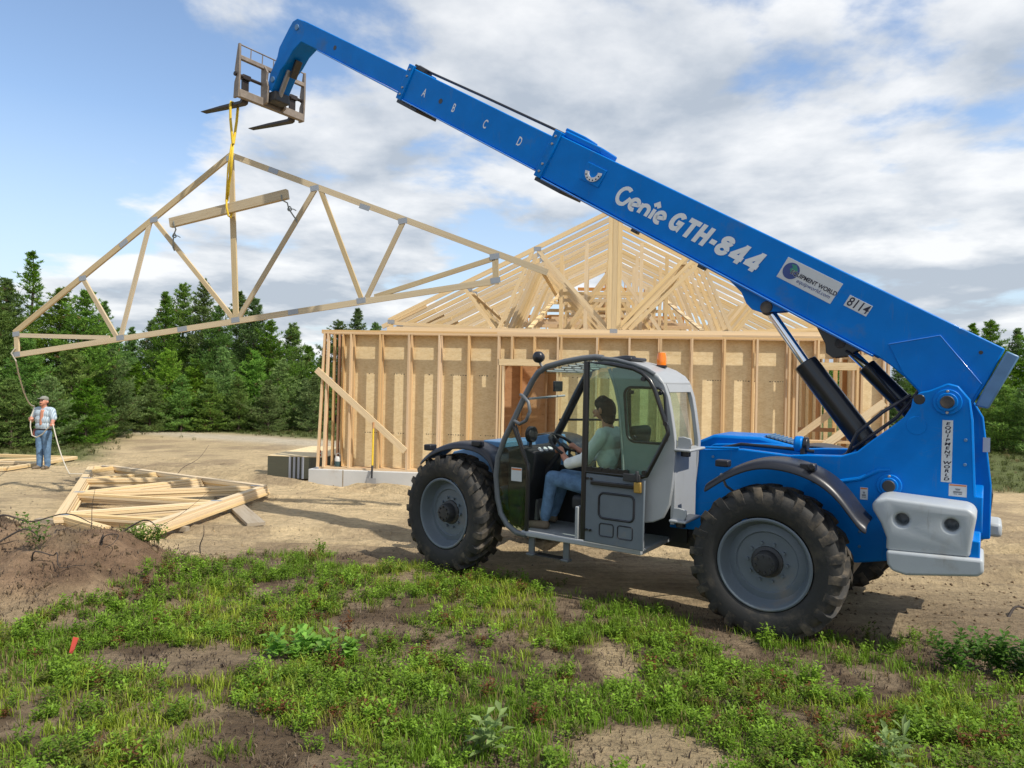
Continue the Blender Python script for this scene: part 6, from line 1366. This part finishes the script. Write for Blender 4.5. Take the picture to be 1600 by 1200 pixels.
leafy('shrub', 3.55, 5.35, 'dark green low shrub in the right foreground', 'shrub', 8, 14, .30, .016, .055, (.09, .19, .03), 9, .20, 9)
for k, (wx_, wy_, lb_) in enumerate(((-4.1, 7.75, 'green weed tuft on the crest at the right end of the mound'), (-3.75, 7.35, 'bushy green weed low on the right flank of the mound'), (-5.3, 5.95, 'reddish weed on dark soil at the left edge below the mound'))):
    leafy('mound_weed', wx_, wy_, lb_, 'weed', 7, 10, .20, .012, .04, (.17, .26, .045) if k < 2 else (.26, .11, .045), 40 + k, .05, 5)
# survey flag, dead branches
fx_, fy_ = -3.13, 5.1; zf_ = float(ground_h(fx_, fy_)); fl = empty('survey_flag', (fx_, fy_, zf_)); tag(fl, 'small pink marker flag standing in the left foreground weeds', 'flag')
mb = MB(); mb.cyl((0, 0, -.05), (.03, 0, .20), .003, 6); mb.build('flag_wire', 'steel', fl)
mb = MB(); mb.add([(.03, -.004, .20), (.068, -.006, .195), (.075, -.02, .19), (.055, -.03, .12), (.035, -.022, .085), (.008, -.012, .09)], [(0, 1, 2, 3, 4, 5)]); o = mb.build('flag_cloth', 'pink_flag', fl); sd = o.modifiers.new('s', 'SOLIDIFY'); sd.thickness = .002
def branch(x, y, pts, r, label):
    P_ = [Vector(p) for p in pts]; P_ = [P_[0]] + P_ + [P_[-1]]; sm = []
    for i in range(1, len(P_) - 2):
        for j in range(5):
            t = j / 5; a, b, c, d = P_[i - 1:i + 3]; sm.append(.5 * ((2 * b) + (c - a) * t + (2 * a - 5 * b + 4 * c - d) * t * t + (3 * b - a - 3 * c + d) * t ** 3))
    pts = [tuple(v) for v in sm + [P_[-1]]]
    z0 = float(ground_h(x, y)); o = MB().tube([(a, b, c) for a, b, c in pts], [r * (1 - .7 * i / (len(pts) - 1)) for i in range(len(pts))], 6).build('dead_branch', 'dead_wood', None, smooth=60); o.location = (x, y, z0 - .03); tag(o, label, 'branch')
branch(-4.75, 8.05, ((0, 0, 0), (.03, 0, .2), (.02, .02, .42), (.06, 0, .62)), .006, 'thin dead twig standing upright before the near end of truss pile')
branch(-4.4, 8.2, ((0, 0, 0), (.2, .1, .18), (.45, .3, .33), (.75, .5, .62)), .005, 'thin dead twig leaning right across the truss pile')
branch(-3.65, 8.45, ((0, 0, 0), (-.02, .02, .12), (.03, .0, .25), (.02, .02, .36)), .010, 'short dark dead twig rising from weeds right of the truss pile')
branch(-5.4, 7.35, ((0, 0, 0), (.25, -.1, .12), (.5, -.05, .05), (.8, .05, .12), (1.1, 0, .03)), .013, 'dark root lying along the crest of the sandy mound')
branch(-5.0, 6.9, ((0, 0, 0), (.2, .15, .14), (.35, .2, .05), (.6, .15, .10)), .011, 'curved dark root on the near face of the mound')
branch(-4.1, 7.45, ((0, 0, .02), (.2, .1, .16), (.32, .12, .13), (.42, .05, .01)), .011, 'bent dark root arching at the right end of the mound')
branch(-7.1, 15.0, ((0, 0, 0), (.1, .2, .25), (.3, .5, .42), (.4, .8, .70)), .008, 'bare leaning stick on the sand behind the truss pile')
branch(4.75, 6.75, ((0, 0, .02), (.15, .1, .10), (.35, .12, .05), (.6, .2, .06)), .014, 'twisted dry root on the dirt right of the rear wheel')
rb_ = random.Random(3)
for k, (x_, y_, w_) in enumerate(((-5.6, 7.0, 'left part of the mound crest'), (-5.15, 6.6, 'left face of the mound'), (-4.7, 7.25, 'middle of the mound crest'), (-4.45, 6.65, 'middle face of the mound'), (-3.95, 6.9, 'right shoulder of the mound'))):
    p_ = [(0, 0, 0)]
    for i in range(6): p_.append((p_[-1][0] + rb_.uniform(-.05, .14), p_[-1][1] + rb_.uniform(-.1, .06), rb_.uniform(.0, .15)))
    branch(x_, y_, p_, .008, 'tangled dark rootlet on the ' + w_)
# clods on churned dirt
def clods():
    r2 = np.random.default_rng(33); n = 900; x = np.concatenate([r2.uniform(-7.5, -3.4, n), r2.uniform(2.8, 7, n)]); y = np.concatenate([r2.uniform(6.2, 8.6, n), r2.uniform(5.4, 8.8, n)])
    k = r2.random(2 * n) > veg_mask(x, y); x, y = x[k], y[k]; V = []; Fa = []; C = []
    base = np.array([(1, 0, 0), (-.5, .87, 0), (-.5, -.87, 0), (.1, .1, .9), (0, 0, -.6)]); ff_ = np.array([(0, 1, 3), (1, 2, 3), (2, 0, 3), (1, 0, 4), (2, 1, 4), (0, 2, 4)])
    for i in range(len(x)):
        s = r2.uniform(.006, .024) * (1.9 if (x[i] < 0 and r2.random() < .35) else 1); q = base * s * r2.uniform(.6, 1.3, (5, 3)); a = r2.uniform(0, 6.28); rot = np.array([[math.cos(a), -math.sin(a), 0], [math.sin(a), math.cos(a), 0], [0, 0, 1]])
        V.append(q @ rot.T + [x[i], y[i], 0]); Fa.append(ff_ + i * 5); C.append(np.tile(np.array((.27, .19, .115)) * r2.uniform(.5, 1.2), (5, 1)))
    V = np.concatenate(V); V[:, 2] += ground_h(V[:, 0], V[:, 1]); o = np_mesh('dirt_clods', V, np.concatenate(Fa), None, np.concatenate(C)); o.data.materials.append(M['leaf']); tag(o, 'loose brown dirt clods on the churned soil', 'clods', kind='stuff')
clods()
def pebbles():
    # small stones and wood crumbs pressed into the sandy yard
    r2 = np.random.default_rng(71); n = 2600; x = r2.uniform(-10, 8, n); y = 8.3 + 8.5 * r2.random(n) ** 1.2; V = []; Fa = []; C = []
    base = np.array([(1, 0, 0), (-.5, .87, 0), (-.5, -.87, 0), (.1, .1, .7), (0, 0, -.6)]); ff_ = np.array([(0, 1, 3), (1, 2, 3), (2, 0, 3), (1, 0, 4), (2, 1, 4), (0, 2, 4)])
    for i in range(n):
        chip = r2.random() < .22; s = r2.uniform(.006, .022); q = base * s * r2.uniform(.6, 1.3, (5, 3)) * (np.array([3.2, .6, .4]) if chip else 1)
        a = r2.uniform(0, 6.28); rot = np.array([[math.cos(a), -math.sin(a), 0], [math.sin(a), math.cos(a), 0], [0, 0, 1]]); V.append(q @ rot.T + [x[i], y[i], 0]); Fa.append(ff_ + i * 5)
        C.append(np.tile((np.array((.62, .47, .27)) if chip else np.array((.36, .29, .20))) * r2.uniform(.6, 1.15), (5, 1)))
    V = np.concatenate(V); V[:, 2] += ground_h(V[:, 0], V[:, 1]); o = np_mesh('pebbles', V, np.concatenate(Fa), None, np.concatenate(C)); o.data.materials.append(M['leaf']); tag(o, 'small stones and wood chips scattered over the sandy yard', 'pebbles', kind='stuff')
pebbles()
